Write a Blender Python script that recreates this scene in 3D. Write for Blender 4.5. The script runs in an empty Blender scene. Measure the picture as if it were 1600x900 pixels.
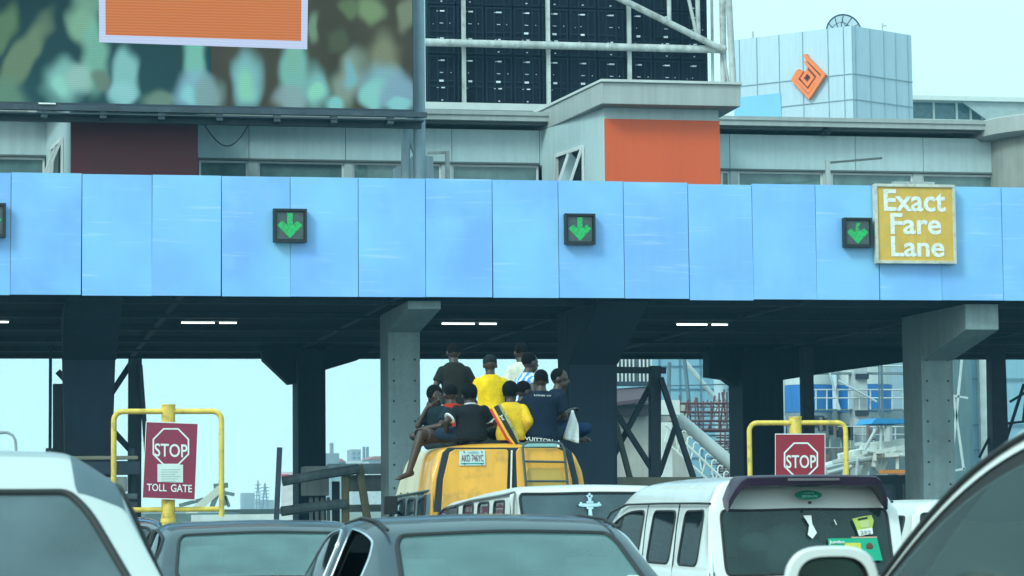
import bpy, bmesh, math, random
from mathutils import Vector, Matrix, noise
random.seed(7)
R = math.radians
SC = bpy.context.scene
COL = SC.collection

# ------------------------------------------------------------ camera, sky, sun, exposure
CAM = Vector((0, 0, 1.5))
F, YAW, PIT, ROLL = 4000.0, 0.1943, math.atan(335 / 4000.0), -0.0100   # focal length in 1600-pixel units
FW = Vector((math.sin(YAW) * math.cos(PIT), math.cos(YAW) * math.cos(PIT), math.sin(PIT)))
_r = Vector((math.cos(YAW), -math.sin(YAW), 0)); _u = _r.cross(FW)
RT = _r * math.cos(ROLL) + _u * math.sin(ROLL)
UP = _u * math.cos(ROLL) - _r * math.sin(ROLL)
cd = bpy.data.cameras.new('camera'); cam = bpy.data.objects.new('camera', cd); COL.objects.link(cam)
mw = Matrix((RT, UP, -FW)).transposed().to_4x4(); mw.translation = CAM
cam.matrix_world = mw
cd.sensor_width = 36; cd.lens = F / 1600 * 36; cd.clip_start = 0.1; cd.clip_end = 8000
cd.dof.use_dof = True; cd.dof.focus_distance = 42; cd.dof.aperture_fstop = 9
SC.camera = cam

world = bpy.data.worlds.new("World"); SC.world = world; world.use_nodes = True
nt = world.node_tree; nt.nodes.clear()
sky = nt.nodes.new('ShaderNodeTexSky'); sky.sky_type = 'NISHITA'; sky.sun_disc = False
SUN_EL, SUN_AZ = 40, 232           # degrees; azimuth of the place the sun stands in, clockwise from +Y
sky.sun_elevation = R(SUN_EL); sky.sun_rotation = R(SUN_AZ); sky.dust_density = 4; sky.air_density = 1.2
b1 = nt.nodes.new('ShaderNodeBackground'); b1.inputs[1].default_value = 0.05
nt.links.new(sky.outputs[0], b1.inputs[0])
# even cloud cover over the clear sky
tc = nt.nodes.new('ShaderNodeTexCoord'); sep = nt.nodes.new('ShaderNodeSeparateXYZ')
nt.links.new(tc.outputs['Generated'], sep.inputs[0])
rp = nt.nodes.new('ShaderNodeValToRGB')
rp.color_ramp.elements[0].position = 0.0; rp.color_ramp.elements[0].color = (1.05, 1.50, 1.50, 1)
rp.color_ramp.elements[1].position = 0.55; rp.color_ramp.elements[1].color = (0.57, 0.98, 1.01, 1)
e = rp.color_ramp.elements.new(0.12); e.color = (0.64, 1.05, 1.08, 1)
nt.links.new(sep.outputs[2], rp.inputs[0])
b2 = nt.nodes.new('ShaderNodeBackground'); b2.inputs[1].default_value = 0.74
nt.links.new(rp.outputs[0], b2.inputs[0])
ad = nt.nodes.new('ShaderNodeAddShader'); out = nt.nodes.new('ShaderNodeOutputWorld')
nt.links.new(b1.outputs[0], ad.inputs[0]); nt.links.new(b2.outputs[0], ad.inputs[1]); nt.links.new(ad.outputs[0], out.inputs[0])

sl = bpy.data.lights.new('sun', 'SUN'); sl.energy = 1.5; sl.angle = R(14); sl.color = (0.70, 1.0, 0.95)
sun = bpy.data.objects.new('sun', sl); COL.objects.link(sun)
sd = Vector((math.sin(R(SUN_AZ)) * math.cos(R(SUN_EL)), math.cos(R(SUN_AZ)) * math.cos(R(SUN_EL)), math.sin(R(SUN_EL))))
sun.rotation_euler = sd.to_track_quat('Z', 'Y').to_euler()

vs = SC.view_settings
vs.view_transform = 'Standard'; vs.look = 'None'; vs.gamma = 1; vs.exposure = 0.50
SC.display_settings.display_device = 'sRGB'
cy = SC.cycles
cy.max_bounces = 8; cy.diffuse_bounces = 3; cy.glossy_bounces = 4; cy.transmission_bounces = 4; cy.transparent_max_bounces = 10
cy.use_denoising = True

# ------------------------------------------------------------ helpers
def ray(px, py):
    return (FW * F + RT * (px - 800) + UP * (450 - py))
def P(px, py, Y):
    d = ray(px, py); return CAM + d * (Y / d.y)
def PD(px, py, depth):
    return CAM + ray(px, py) * (depth / F)
def zat(py, X, Y):          # height seen at picture row py for ground position X, Y
    depth_h = X * FW.x + Y * FW.y
    lo, hi = -5.0, 60.0
    for _ in range(40):
        m = (lo + hi) / 2
        v = Vector((X, Y, m)) - CAM
        yy = 450 - F * v.dot(UP) / v.dot(FW)
        if yy > py: lo = m
        else: hi = m
    return lo

def tag(o, label=None, cat=None, group=None, kind=None):
    if label: o['label'] = label
    if cat: o['category'] = cat
    if group: o['group'] = group
    if kind: o['kind'] = kind
    return o

def thing(name, loc, label, cat, group=None, rz=0):
    o = bpy.data.objects.new(name, None); COL.objects.link(o)
    o.empty_display_size = 0.2
    o.location = loc; o.rotation_euler.z = rz
    return tag(o, label, cat, group)

def copy_tree(o, parent=None):
    c = o.copy(); COL.objects.link(c)
    if parent: c.parent = parent
    for ch in list(o.children): copy_tree(ch, c)
    return c

LOCAL = set()      # things whose parts are modelled in their own coordinates
def origin(o):
    v = Vector((0, 0, 0))
    while o is not None:
        if o.name in LOCAL: return v
        v += o.location; o = o.parent
    return v

class MB:
    def __init__(s): s.v = []; s.f = []; s.m = []
    def add(s, vs, fs, mi=0):
        n = len(s.v); s.v += [Vector(p) for p in vs]
        s.f += [tuple(i + n for i in f) for f in fs]; s.m += [mi] * len(fs)
        return s
    def box(s, a, b, mi=0):
        x0, y0, z0 = (min(a[i], b[i]) for i in range(3)); x1, y1, z1 = (max(a[i], b[i]) for i in range(3))
        return s.add([(x0,y0,z0),(x1,y0,z0),(x1,y1,z0),(x0,y1,z0),(x0,y0,z1),(x1,y0,z1),(x1,y1,z1),(x0,y1,z1)],
                     [(0,3,2,1),(4,5,6,7),(0,1,5,4),(1,2,6,5),(2,3,7,6),(3,0,4,7)], mi)
    def hexa(s, p, mi=0):   # 8 points, bottom ring then top ring
        return s.add(p, [(0,3,2,1),(4,5,6,7),(0,1,5,4),(1,2,6,5),(2,3,7,6),(3,0,4,7)], mi)
    def bar(s, p, q, w, h=None, up=(0, 0, 1), mi=0):
        p = Vector(p); q = Vector(q); h = h or w; d = (q - p).normalized()
        a = d.cross(Vector(up))
        if a.length < 1e-3: a = d.cross(Vector((0, 1, 0)))
        a.normalize(); b = a.cross(d); a = a * w / 2; b = b * h / 2
        return s.hexa([p-a-b, p+a-b, p+a+b, p-a+b, q-a-b, q+a-b, q+a+b, q-a+b], mi)
    def tube(s, pts, r, n=8, mi=0, closed=False):
        pts = [Vector(p) for p in pts]; N = len(pts); rs = r if isinstance(r, (list, tuple)) else [r] * N
        vs = []; ref = None
        for i, p in enumerate(pts):
            if closed: t = pts[(i+1) % N] - pts[i-1]
            else: t = pts[min(i+1, N-1)] - pts[max(i-1, 0)]
            if t.length < 1e-9: t = Vector((0, 0, 1))
            t.normalize()
            if ref is None:
                ref = t.cross(Vector((0, 0, 1)))
                if ref.length < 0.05: ref = t.cross(Vector((0, 1, 0)))
            ref = ref - t * ref.dot(t)
            if ref.length < 1e-6: ref = t.orthogonal()
            ref.normalize(); bn = t.cross(ref)
            for k in range(n):
                a = 2 * math.pi * k / n
                vs.append(p + (ref * math.cos(a) + bn * math.sin(a)) * rs[i])
        fs = []
        for i in range(N if closed else N - 1):
            j = (i + 1) % N
            for k in range(n): fs.append((i*n+k, i*n+(k+1) % n, j*n+(k+1) % n, j*n+k))
        if not closed:
            fs.append(tuple(range(n))[::-1]); fs.append(tuple((N-1)*n + k for k in range(n)))
        return s.add(vs, fs, mi)
    def prism(s, pts, vec, mi=0):
        pts = [Vector(p) for p in pts]; vec = Vector(vec); n = len(pts)
        fs = [tuple(range(n))[::-1], tuple(range(n, 2*n))] + [(i, (i+1) % n, n+(i+1) % n, n+i) for i in range(n)]
        return s.add(pts + [p + vec for p in pts], fs, mi)
    def lathe(s, prof, c, axis='z', n=24, mi=0):
        c = Vector(c); vs = []
        for (r, h) in prof:
            for k in range(n):
                a = 2*math.pi*k/n; x, y = r*math.cos(a), r*math.sin(a)
                vs.append(c + Vector({'z': (x, y, h), 'x': (h, x, y), 'y': (x, h, y)}[axis]))
        fs = []
        for i in range(len(prof)-1):
            for k in range(n): fs.append((i*n+k, i*n+(k+1) % n, (i+1)*n+(k+1) % n, (i+1)*n+k))
        fs.append(tuple(range(n))[::-1]); fs.append(tuple((len(prof)-1)*n+k for k in range(n)))
        return s.add(vs, fs, mi)
    def ell(s, c, r, n=14, m=9, mat=None, mi=0):
        c = Vector(c); vs = []
        for i in range(1, m):
            th = math.pi*i/m
            for k in range(n):
                a = 2*math.pi*k/n
                p = Vector((r[0]*math.sin(th)*math.cos(a), r[1]*math.sin(th)*math.sin(a), r[2]*math.cos(th)))
                vs.append(c + (mat @ p if mat else p))
        top = Vector((0, 0, r[2])); bot = Vector((0, 0, -r[2]))
        vs += [c + (mat @ top if mat else top), c + (mat @ bot if mat else bot)]
        fs = []
        for i in range(m-2):
            for k in range(n): fs.append((i*n+k, i*n+(k+1) % n, (i+1)*n+(k+1) % n, (i+1)*n+k))
        T = (m-1)*n
        for k in range(n): fs.append((T, (k+1) % n, k)); fs.append((T+1, (m-2)*n+k, (m-2)*n+(k+1) % n))
        return s.add(vs, fs, mi)
    def build(s, name, mats, parent=None, bevel=0, smooth=False, angle=35, segs=2):
        me = bpy.data.meshes.new(name)
        off = origin(parent) if parent is not None else Vector((0, 0, 0))
        o = bpy.data.objects.new(name, me)
        if parent is None and s.v:      # put the origin at the base centre
            lo = Vector(tuple(min(p[i] for p in s.v) for i in range(3))); hi = Vector(tuple(max(p[i] for p in s.v) for i in range(3)))
            off = Vector(((lo.x+hi.x)/2, (lo.y+hi.y)/2, lo.z)); o.location = off
        me.from_pydata([p - off for p in s.v], [], s.f)
        mats = mats if isinstance(mats, (list, tuple)) else [mats]
        for m in mats: me.materials.append(m)
        for p, mi in zip(me.polygons, s.m): p.material_index = mi
        bm = bmesh.new(); bm.from_mesh(me); bmesh.ops.recalc_face_normals(bm, faces=bm.faces); bm.to_mesh(me); bm.free()
        if smooth:
            me.polygons.foreach_set('use_smooth', [True] * len(me.polygons)); me.set_sharp_from_angle(angle=R(angle))
        COL.objects.link(o)
        if parent is not None: o.parent = parent
        if bevel:
            b = o.modifiers.new('bevel', 'BEVEL'); b.width = bevel; b.segments = segs; b.limit_method = 'ANGLE'; b.angle_limit = R(40)
        return o

def text_obj(name, body, center, w, h, mat, parent, bold=0.0, depth=0.004, right=(1, 0, 0), up=(0, 0, 1)):
    """flat lettering fitted to w x h, standing in the plane right/up, centred at center"""
    cu = bpy.data.curves.new(name, 'FONT'); cu.body = body; cu.align_x = 'CENTER'; cu.extrude = 0.02; cu.offset = bold; cu.resolution_u = 4
    to = bpy.data.objects.new('tmp', cu); COL.objects.link(to)
    dg = bpy.context.evaluated_depsgraph_get()
    me = bpy.data.meshes.new_from_object(to.evaluated_get(dg)); bpy.data.objects.remove(to)
    xs = [v.co.x for v in me.vertices]; ys = [v.co.y for v in me.vertices]
    cx, cy_, sx, sy = (min(xs)+max(xs))/2, (min(ys)+max(ys))/2, max(xs)-min(xs), max(ys)-min(ys)
    rt = Vector(right).normalized(); u = Vector(up).normalized(); nn = rt.cross(u)
    off = Vector(center) - (origin(parent) if parent is not None else Vector())
    for v in me.vertices:
        c = v.co.copy()
        v.co = off + rt * ((c.x-cx)/sx*w) + u * ((c.y-cy_)/sy*h) + nn * (c.z/0.02*depth/2)
    o = bpy.data.objects.new(name, me); me.materials.append(mat); COL.objects.link(o)
    if parent is not None: o.parent = parent
    return o

# ------------------------------------------------------------ materials
_mc = {}
def M(name, col, rough=0.6, metal=0.0, var=0.15, scale=2.0, spec=0.5, coat=0.0, streak=0.0, bump=0.0, fine=0.0, objvar=0.0, dirt=None, alpha=1.0, tone=None, scuff=0.0):
    if name in _mc: return _mc[name]
    m = bpy.data.materials.new(name); m.use_nodes = True; t = m.node_tree; bs = t.nodes['Principled BSDF']
    bs.inputs['Roughness'].default_value = rough; bs.inputs['Metallic'].default_value = metal
    bs.inputs['Specular IOR Level'].default_value = spec; bs.inputs['Coat Weight'].default_value = coat; bs.inputs['Coat Roughness'].default_value = 0.06
    L = t.links.new; N = t.nodes.new
    tc = N('ShaderNodeTexCoord'); oi = N('ShaderNodeObjectInfo')
    ofs = N('ShaderNodeVectorMath'); ofs.operation = 'MULTIPLY_ADD'; ofs.inputs[1].default_value = (1, 1, 1)
    mu = N('ShaderNodeMath'); mu.operation = 'MULTIPLY'; mu.inputs[1].default_value = 37.0
    L(oi.outputs['Random'], mu.inputs[0]); L(tc.outputs['Object'], ofs.inputs[0]); L(mu.outputs[0], ofs.inputs[2])
    n1 = N('ShaderNodeTexNoise'); n1.inputs['Scale'].default_value = scale; n1.inputs['Detail'].default_value = 6; n1.inputs['Roughness'].default_value = 0.6
    L(ofs.outputs[0], n1.inputs['Vector'])
    mr = N('ShaderNodeMapRange'); mr.inputs[1].default_value = 0.3; mr.inputs[2].default_value = 0.7
    mr.inputs[3].default_value = 1 - var; mr.inputs[4].default_value = 1 + var; L(n1.outputs[0], mr.inputs[0])
    val = mr.outputs[0]
    def mul(a, b):
        x = N('ShaderNodeMath'); x.operation = 'MULTIPLY'; L(a, x.inputs[0]); L(b, x.inputs[1]); return x.outputs[0]
    if streak:
        mp = N('ShaderNodeMapping'); mp.inputs['Scale'].default_value = (5, 5, 0.35); L(ofs.outputs[0], mp.inputs[0])
        n2 = N('ShaderNodeTexNoise'); n2.inputs['Scale'].default_value = 1.6; n2.inputs['Detail'].default_value = 5; L(mp.outputs[0], n2.inputs['Vector'])
        m2 = N('ShaderNodeMapRange'); m2.inputs[1].default_value = 0.35; m2.inputs[2].default_value = 0.65
        m2.inputs[3].default_value = 1 - streak; m2.inputs[4].default_value = 1; L(n2.outputs[0], m2.inputs[0]); val = mul(val, m2.outputs[0])
    if fine:
        n3 = N('ShaderNodeTexNoise'); n3.inputs['Scale'].default_value = scale * 25; n3.inputs['Detail'].default_value = 3; L(ofs.outputs[0], n3.inputs['Vector'])
        m3 = N('ShaderNodeMapRange'); m3.inputs[1].default_value = 0.3; m3.inputs[2].default_value = 0.7; m3.inputs[3].default_value = 1 - fine; m3.inputs[4].default_value = 1 + fine
        L(n3.outputs[0], m3.inputs[0]); val = mul(val, m3.outputs[0])
    if objvar:
        m4 = N('ShaderNodeMapRange'); m4.inputs[3].default_value = 1 - objvar; m4.inputs[4].default_value = 1 + objvar; L(oi.outputs['Random'], m4.inputs[0]); val = mul(val, m4.outputs[0])
    mx = N('ShaderNodeVectorMath'); mx.operation = 'SCALE'; mx.inputs[0].default_value = col[:3]; L(val, mx.inputs['Scale'])
    cout = mx.outputs[0]
    if tone:
        n6 = N('ShaderNodeTexNoise'); n6.inputs['Scale'].default_value = tone[3]; n6.inputs['Detail'].default_value = 3; L(ofs.outputs[0], n6.inputs['Vector'])
        m6 = N('ShaderNodeMapRange'); m6.inputs[1].default_value = 0.36; m6.inputs[2].default_value = 0.64; L(n6.outputs[0], m6.inputs[0])
        mt = N('ShaderNodeMix'); mt.data_type = 'RGBA'; L(m6.outputs[0], mt.inputs[0]); L(cout, mt.inputs[6]); mt.inputs[7].default_value = (*tone[:3], 1); cout = mt.outputs[2]
    if scuff:
        mp7 = N('ShaderNodeMapping'); mp7.inputs['Scale'].default_value = (.5, .5, 9); L(ofs.outputs[0], mp7.inputs[0])
        n7 = N('ShaderNodeTexNoise'); n7.inputs['Scale'].default_value = 1.6; n7.inputs['Detail'].default_value = 5; L(mp7.outputs[0], n7.inputs['Vector'])
        m7 = N('ShaderNodeMapRange'); m7.inputs[1].default_value = 0.60; m7.inputs[2].default_value = 0.72; m7.inputs[4].default_value = scuff; L(n7.outputs[0], m7.inputs[0])
        ms = N('ShaderNodeMix'); ms.data_type = 'RGBA'; L(m7.outputs[0], ms.inputs[0]); L(cout, ms.inputs[6]); ms.inputs[7].default_value = (.62, .74, .86, 1); cout = ms.outputs[2]
    if dirt:
        n5 = N('ShaderNodeTexNoise'); n5.inputs['Scale'].default_value = scale * 1.7; n5.inputs['Detail'].default_value = 8; n5.inputs['Roughness'].default_value = 0.7; L(ofs.outputs[0], n5.inputs['Vector'])
        m5 = N('ShaderNodeMapRange'); m5.inputs[1].default_value = 0.52; m5.inputs[2].default_value = 0.72; m5.inputs[4].default_value = dirt[3]; L(n5.outputs[0], m5.inputs[0])
        mm = N('ShaderNodeMix'); mm.data_type = 'RGBA'; L(m5.outputs[0], mm.inputs[0]); L(cout, mm.inputs[6]); mm.inputs[7].default_value = (*dirt[:3], 1); cout = mm.outputs[2]
    L(cout, bs.inputs['Base Color'])
    r5 = N('ShaderNodeMapRange'); r5.inputs[3].default_value = max(0, rough - 0.08); r5.inputs[4].default_value = min(1, rough + 0.08); L(n1.outputs[0], r5.inputs[0]); L(r5.outputs[0], bs.inputs['Roughness'])
    if bump:
        bp = N('ShaderNodeBump'); bp.inputs['Strength'].default_value = bump; bp.inputs['Distance'].default_value = 0.02
        nb = N('ShaderNodeTexNoise'); nb.inputs['Scale'].default_value = scale * 8; nb.inputs['Detail'].default_value = 5; L(ofs.outputs[0], nb.inputs['Vector'])
        L(nb.outputs[0], bp.inputs['Height']); L(bp.outputs[0], bs.inputs['Normal'])
    if alpha < 1: bs.inputs['Alpha'].default_value = alpha
    _mc[name] = m
    return m

def EM(name, col, s=1.0, speck=0.0, base=(0.02, 0.02, 0.02)):
    if name in _mc: return _mc[name]
    m = bpy.data.materials.new(name); m.use_nodes = True; t = m.node_tree; bs = t.nodes['Principled BSDF']
    bs.inputs['Base Color'].default_value = (*base, 1); bs.inputs['Emission Color'].default_value = (*col, 1); bs.inputs['Emission Strength'].default_value = s
    if speck:
        tc = t.nodes.new('ShaderNodeTexCoord'); vo = t.nodes.new('ShaderNodeTexVoronoi'); vo.inputs['Scale'].default_value = 45
        t.links.new(tc.outputs['Object'], vo.inputs['Vector'])
        mr = t.nodes.new('ShaderNodeMapRange'); mr.inputs[1].default_value = 0.2; mr.inputs[2].default_value = 0.75; mr.inputs[3].default_value = s; mr.inputs[4].default_value = s * (1 - speck)
        t.links.new(vo.outputs['Distance'], mr.inputs[0]); t.links.new(mr.outputs[0], bs.inputs['Emission Strength'])
    _mc[name] = m
    return m

def GLASS(name, tint=(0.25, 0.33, 0.33), dust_sheen=(0.18, 0.22, 0.22), sheen_amt=0.25, ior=1.52, rough=0.03):
    """tinted, dusty car glass: see-through tint + dust film with sky brightness painted in + mirror reflection"""
    if name in _mc: return _mc[name]
    m = bpy.data.materials.new(name); m.use_nodes = True; t = m.node_tree; t.nodes.clear(); N = t.nodes.new; L = t.links.new
    o = N('ShaderNodeOutputMaterial'); tr = N('ShaderNodeBsdfTransparent'); tr.inputs[0].default_value = (*tint, 1)
    df = N('ShaderNodeBsdfDiffuse'); df.inputs[0].default_value = (*dust_sheen, 1)
    gl = N('ShaderNodeBsdfGlossy'); gl.inputs['Roughness'].default_value = rough; gl.inputs[0].default_value = (1, 1, 1, 1)
    tc = N('ShaderNodeTexCoord'); no = N('ShaderNodeTexNoise'); no.inputs['Scale'].default_value = 3; no.inputs['Detail'].default_value = 6; L(tc.outputs['Object'], no.inputs['Vector'])
    mr = N('ShaderNodeMapRange'); mr.inputs[1].default_value = 0.3; mr.inputs[2].default_value = 0.7; mr.inputs[3].default_value = sheen_amt * 0.7; mr.inputs[4].default_value = sheen_amt * 1.25; L(no.outputs[0], mr.inputs[0])
    m1 = N('ShaderNodeMixShader'); L(mr.outputs[0], m1.inputs[0]); L(tr.outputs[0], m1.inputs[1]); L(df.outputs[0], m1.inputs[2])
    fr = N('ShaderNodeFresnel'); fr.inputs[0].default_value = ior
    m2 = N('ShaderNodeMixShader'); L(fr.outputs[0], m2.inputs[0]); L(m1.outputs[0], m2.inputs[1]); L(gl.outputs[0], m2.inputs[2])
    L(m2.outputs[0], o.inputs[0]); _mc[name] = m
    return m

asphalt = M('asphalt', (0.05, 0.05, 0.052), 0.9, var=0.3, scale=0.6, fine=0.3, bump=0.4)
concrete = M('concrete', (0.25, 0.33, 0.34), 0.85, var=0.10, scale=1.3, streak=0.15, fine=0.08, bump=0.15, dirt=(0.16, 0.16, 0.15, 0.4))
conc_dark = M('dark_concrete', (0.014, 0.028, 0.055), 0.8, var=0.2, scale=1.2, streak=0.3)  # blue haze seen under the canopy is tinted into this colour
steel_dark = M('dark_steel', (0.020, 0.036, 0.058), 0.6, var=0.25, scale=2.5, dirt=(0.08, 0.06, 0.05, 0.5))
steel_grey = M('grey_painted_steel', (0.42, 0.45, 0.45), 0.5, var=0.18, scale=1.5, streak=0.3, dirt=(0.16, 0.14, 0.12, 0.6))
steel_blue = M('blue_grey_painted_steel', (0.27, 0.37, 0.42), 0.5, var=0.15, scale=1.5, streak=0.2)
clad = M('grey_cladding', (0.46, 0.58, 0.60), 0.55, var=0.06, scale=0.5, streak=0.10, fine=0.03)
clad_trim = M('grey_roof_trim', (0.38, 0.41, 0.40), 0.55, var=0.08, scale=0.8, streak=0.15)
blue_panel = M('blue_aluminium_panel', (0.215, 0.45, 0.90), 0.36, var=0.05, scale=0.5, streak=0.04, objvar=0.06, spec=0.5, tone=(0.25, 0.56, 0.84, 0.55), scuff=.30, dirt=(0.36, 0.62, 0.80, 0.35))
black_paint = M('black_paint', (0.012, 0.014, 0.018), 0.5, var=0.2)
win_dark = GLASS('building_glass', (0.30, 0.42, 0.42), (0.24, 0.38, 0.38), 0.5)
white_frame = M('white_frame', (0.66, 0.68, 0.68), 0.45, var=0.08)
yellow_pipe = M('yellow_pipe_paint', (0.86, 0.60, 0.10), 0.55, var=0.12, scale=4, streak=.15, dirt=(0.14, 0.075, 0.03, 0.85))
rust_pipe = None
wood = M('weathered_timber', (0.22, 0.19, 0.11), 0.85, var=0.3, scale=3, streak=0.3)
# ------------------------------------------------------------ ground, road, islands
def struct(o): return tag(o, kind='structure')
gb = MB(); gb.add([(-940, -38, -0.03), (940, -38, -0.03), (940, 945, -0.03), (-940, 945, -0.03)], [(0, 1, 2, 3)])
struct(gb.build('ground', M('dry_earth', (0.20, 0.19, 0.15), 0.95, var=0.3, scale=0.02, fine=0.2)))
gb = MB(); gb.add([(-30, -36, 0), (45, -36, 0), (45, 140, 0), (-30, 140, 0)], [(0, 1, 2, 3)])
struct(gb.build('road', asphalt))
gb = MB()
for x in (-1.6, 1.55, 4.65, 8.4):
    for k in range(9): gb.add([(x-.06, 2+k*4.5, .005), (x+.06, 2+k*4.5, .005), (x+.06, 4+k*4.5, .005), (x-.06, 4+k*4.5, .005)], [(0, 1, 2, 3)])
struct(gb.build('lane_markings', M('road_paint', (0.7, 0.7, 0.66), 0.7, var=0.3, scale=3)))
for xc in (2.45, 7.55, 12.6, 17.9, 23):
    gb = MB(); gb.box((xc-.95, 38.2, -.02), (xc+.95, 66, .16))
    struct(gb.build('toll_island', concrete, bevel=.03))

# ------------------------------------------------------------ toll canopy
YF = 46.33; PX0, PW, ZB, ZT = 0.0077, 1.25, 5.275, 7.467
canopy = thing('toll_canopy', (12, 50, 0), 'wide toll canopy faced with light blue metal panels across the whole road', 'toll canopy')
b = MB(); b.box((-6, YF+.05, ZB+.06), (31, YF+.30, ZT-.06)); b.build('fascia_backing', steel_dark, canopy)
for i in range(-4, 24):
    x0 = PX0 + PW*i + .006; x1 = x0 + PW - .012
    dz = random.uniform(-.006, .006) + (-.02 if i == 10 else 0); dy = random.uniform(-.008, .008)
    b = MB()
    nx, nz = 10, 16; vs = []; amp = random.uniform(.004, .018); ph = random.uniform(0, 6)
    sk = random.uniform(-.012, .012)
    for a in range(nz+1):
        for c in range(nx+1):
            u, w = c/nx, a/nz
            bul = amp*math.sin(math.pi*u)*math.sin(math.pi*w)*(1+.5*math.sin(7*w+ph)) + .004*noise.noise(Vector((x0+u*2, w*3, 4)))
            vs.append((x0+(x1-x0)*u + sk*(1-w), YF+dy-bul, ZB+dz+(ZT-ZB)*w))
    fs = [(a*(nx+1)+c, a*(nx+1)+c+1, (a+1)*(nx+1)+c+1, (a+1)*(nx+1)+c) for a in range(nz) for c in range(nx)]
    n0 = len(vs); vs += [(v[0], YF+.045, v[2]) for v in vs]
    fs2 = [tuple(n0+k for k in f)[::-1] for f in fs]
    ring = [c for c in range(nx+1)] + [a*(nx+1)+nx for a in range(1, nz+1)] + [nz*(nx+1)+c for c in range(nx-1, -1, -1)] + [a*(nx+1) for a in range(nz-1, 0, -1)]
    fs3 = [(ring[k], ring[(k+1) % len(ring)], n0+ring[(k+1) % len(ring)], n0+ring[k]) for k in range(len(ring))]
    b.add(vs, fs+fs2+fs3); b.build('fascia_panel', blue_panel, canopy, smooth=True, angle=25)
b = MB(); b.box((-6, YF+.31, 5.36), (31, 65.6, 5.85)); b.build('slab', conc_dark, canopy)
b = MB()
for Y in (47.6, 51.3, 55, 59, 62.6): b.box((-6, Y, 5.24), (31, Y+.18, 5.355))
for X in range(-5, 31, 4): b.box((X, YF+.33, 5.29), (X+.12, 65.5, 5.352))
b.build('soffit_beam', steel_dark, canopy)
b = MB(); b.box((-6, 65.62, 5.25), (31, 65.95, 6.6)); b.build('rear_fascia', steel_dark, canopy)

# tube lights below the soffit
lit = EM('lit_tube', (0.85, 1.0, 0.95), 2.6, base=(.8, .8, .8)); tube_body = M('tube_housing', (0.35, 0.36, 0.36), 0.5)
def tube_light(px0, px1, py, label):
    a, c = P(px0, py, 52), P(px1, py, 52); z = 5.19
    t = thing('tube_light', ((a.x+c.x)/2, 52, 5.24), label, 'ceiling light', 'tube lights under the canopy')
    b = MB(); b.box((a.x, 51.95, z+.02), (c.x, 52.05, 5.238)); b.build('housing', tube_body, t)
    mid = a.x + (c.x-a.x)*.63
    b = MB(); b.tube([(a.x+.02, 52, z), (mid-.04, 52, z)], .016, 10); b.build('tube', lit, t, smooth=True)
    b = MB(); b.tube([(mid+.06, 52, z), (c.x-.02, 52, z)], .016, 10); b.build('tube', lit, t, smooth=True)
tube_light(-62, 15, 497, 'lit tube light under canopy, leftmost of four at the left picture edge')
tube_light(282, 371, 499, 'lit tube light under canopy above the TOLL GATE stop sign')
tube_light(689, 777, 503, 'lit tube light under canopy just right of the left grey column corbel')
tube_light(1056, 1138, 505, 'lit tube light under canopy left of the right stop sign, rightmost of four')

# ------------------------------------------------------------ columns
def column(pxl, pxr, Y, depth, top_px, label, mat, bolts=True, corb=True, zk=4.28, end_py=516, taper=0.0, group='columns under the canopy edge', name='concrete_column'):
    a, c = P(pxl, 650, Y), P(pxr, 650, Y); x0, x1 = a.x, c.x; zc = 5.235
    t = thing(name, ((x0+x1)/2, Y+depth/2, 0.16), label, 'column', group)
    b = MB(); b.hexa([(x0+taper, Y, .16), (x1-taper, Y, .16), (x1-taper, Y+depth, .16), (x0+taper, Y+depth, .16), (x0, Y, zc), (x1, Y, zc), (x1, Y+depth, zc), (x0, Y+depth, zc)])
    b.build('shaft', mat, t, bevel=.02)
    if corb:
        zb = zat(end_py, x1, YF+.5)
        b = MB(); b.prism([(x0+.003, Y-.003, zk), (x0+.003, YF+.36, zb), (x0+.003, YF+.36, zc), (x0+.003, Y-.003, zc)], (x1-x0-.006, 0, 0))
        b.build('corbel', mat, t, bevel=.015)
    if bolts:
        b = MB()
        z = .55
        while z < 4.3:
            for fx in (.17, .83): b.tube([(x0+(x1-x0)*fx, Y+.01, z), (x0+(x1-x0)*fx, Y-.012, z)], .022, 8)
            z += .42 + random.uniform(-.03, .03)
        b.build('bolt', black_paint, t)
    return t
column(607, 657, 49.2, 1.1, 0, 'grey concrete column with bolt heads and corbel behind the yellow bus', concrete, zk=4.82, end_py=484)
column(1441, 1491, 49.2, 1.1, 0, 'grey concrete column with bolt heads and bright corbel below the Exact Fare Lane sign', concrete)
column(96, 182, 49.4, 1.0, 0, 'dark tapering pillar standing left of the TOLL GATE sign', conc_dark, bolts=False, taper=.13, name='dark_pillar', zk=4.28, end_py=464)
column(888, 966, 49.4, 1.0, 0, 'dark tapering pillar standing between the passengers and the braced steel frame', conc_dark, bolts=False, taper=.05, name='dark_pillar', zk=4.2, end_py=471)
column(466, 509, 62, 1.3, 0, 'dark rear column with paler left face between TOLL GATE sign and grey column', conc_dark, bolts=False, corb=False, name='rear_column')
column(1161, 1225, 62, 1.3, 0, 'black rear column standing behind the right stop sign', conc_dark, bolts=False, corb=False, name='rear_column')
column(1256, 1273, 60, .3, 0, 'slim black post in front of the blue banded silos', steel_dark, bolts=False, corb=False, name='steel_post')
column(1552, 1574, 60, .4, 0, 'slim black leaning post in front of the pale blue building at far right', steel_dark, bolts=False, corb=False, taper=-.05, name='steel_post')
column(76, 81, 60, .1, 0, 'thin dark post left of the dark tapering pillar', steel_dark, bolts=False, corb=False, name='steel_post')
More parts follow.
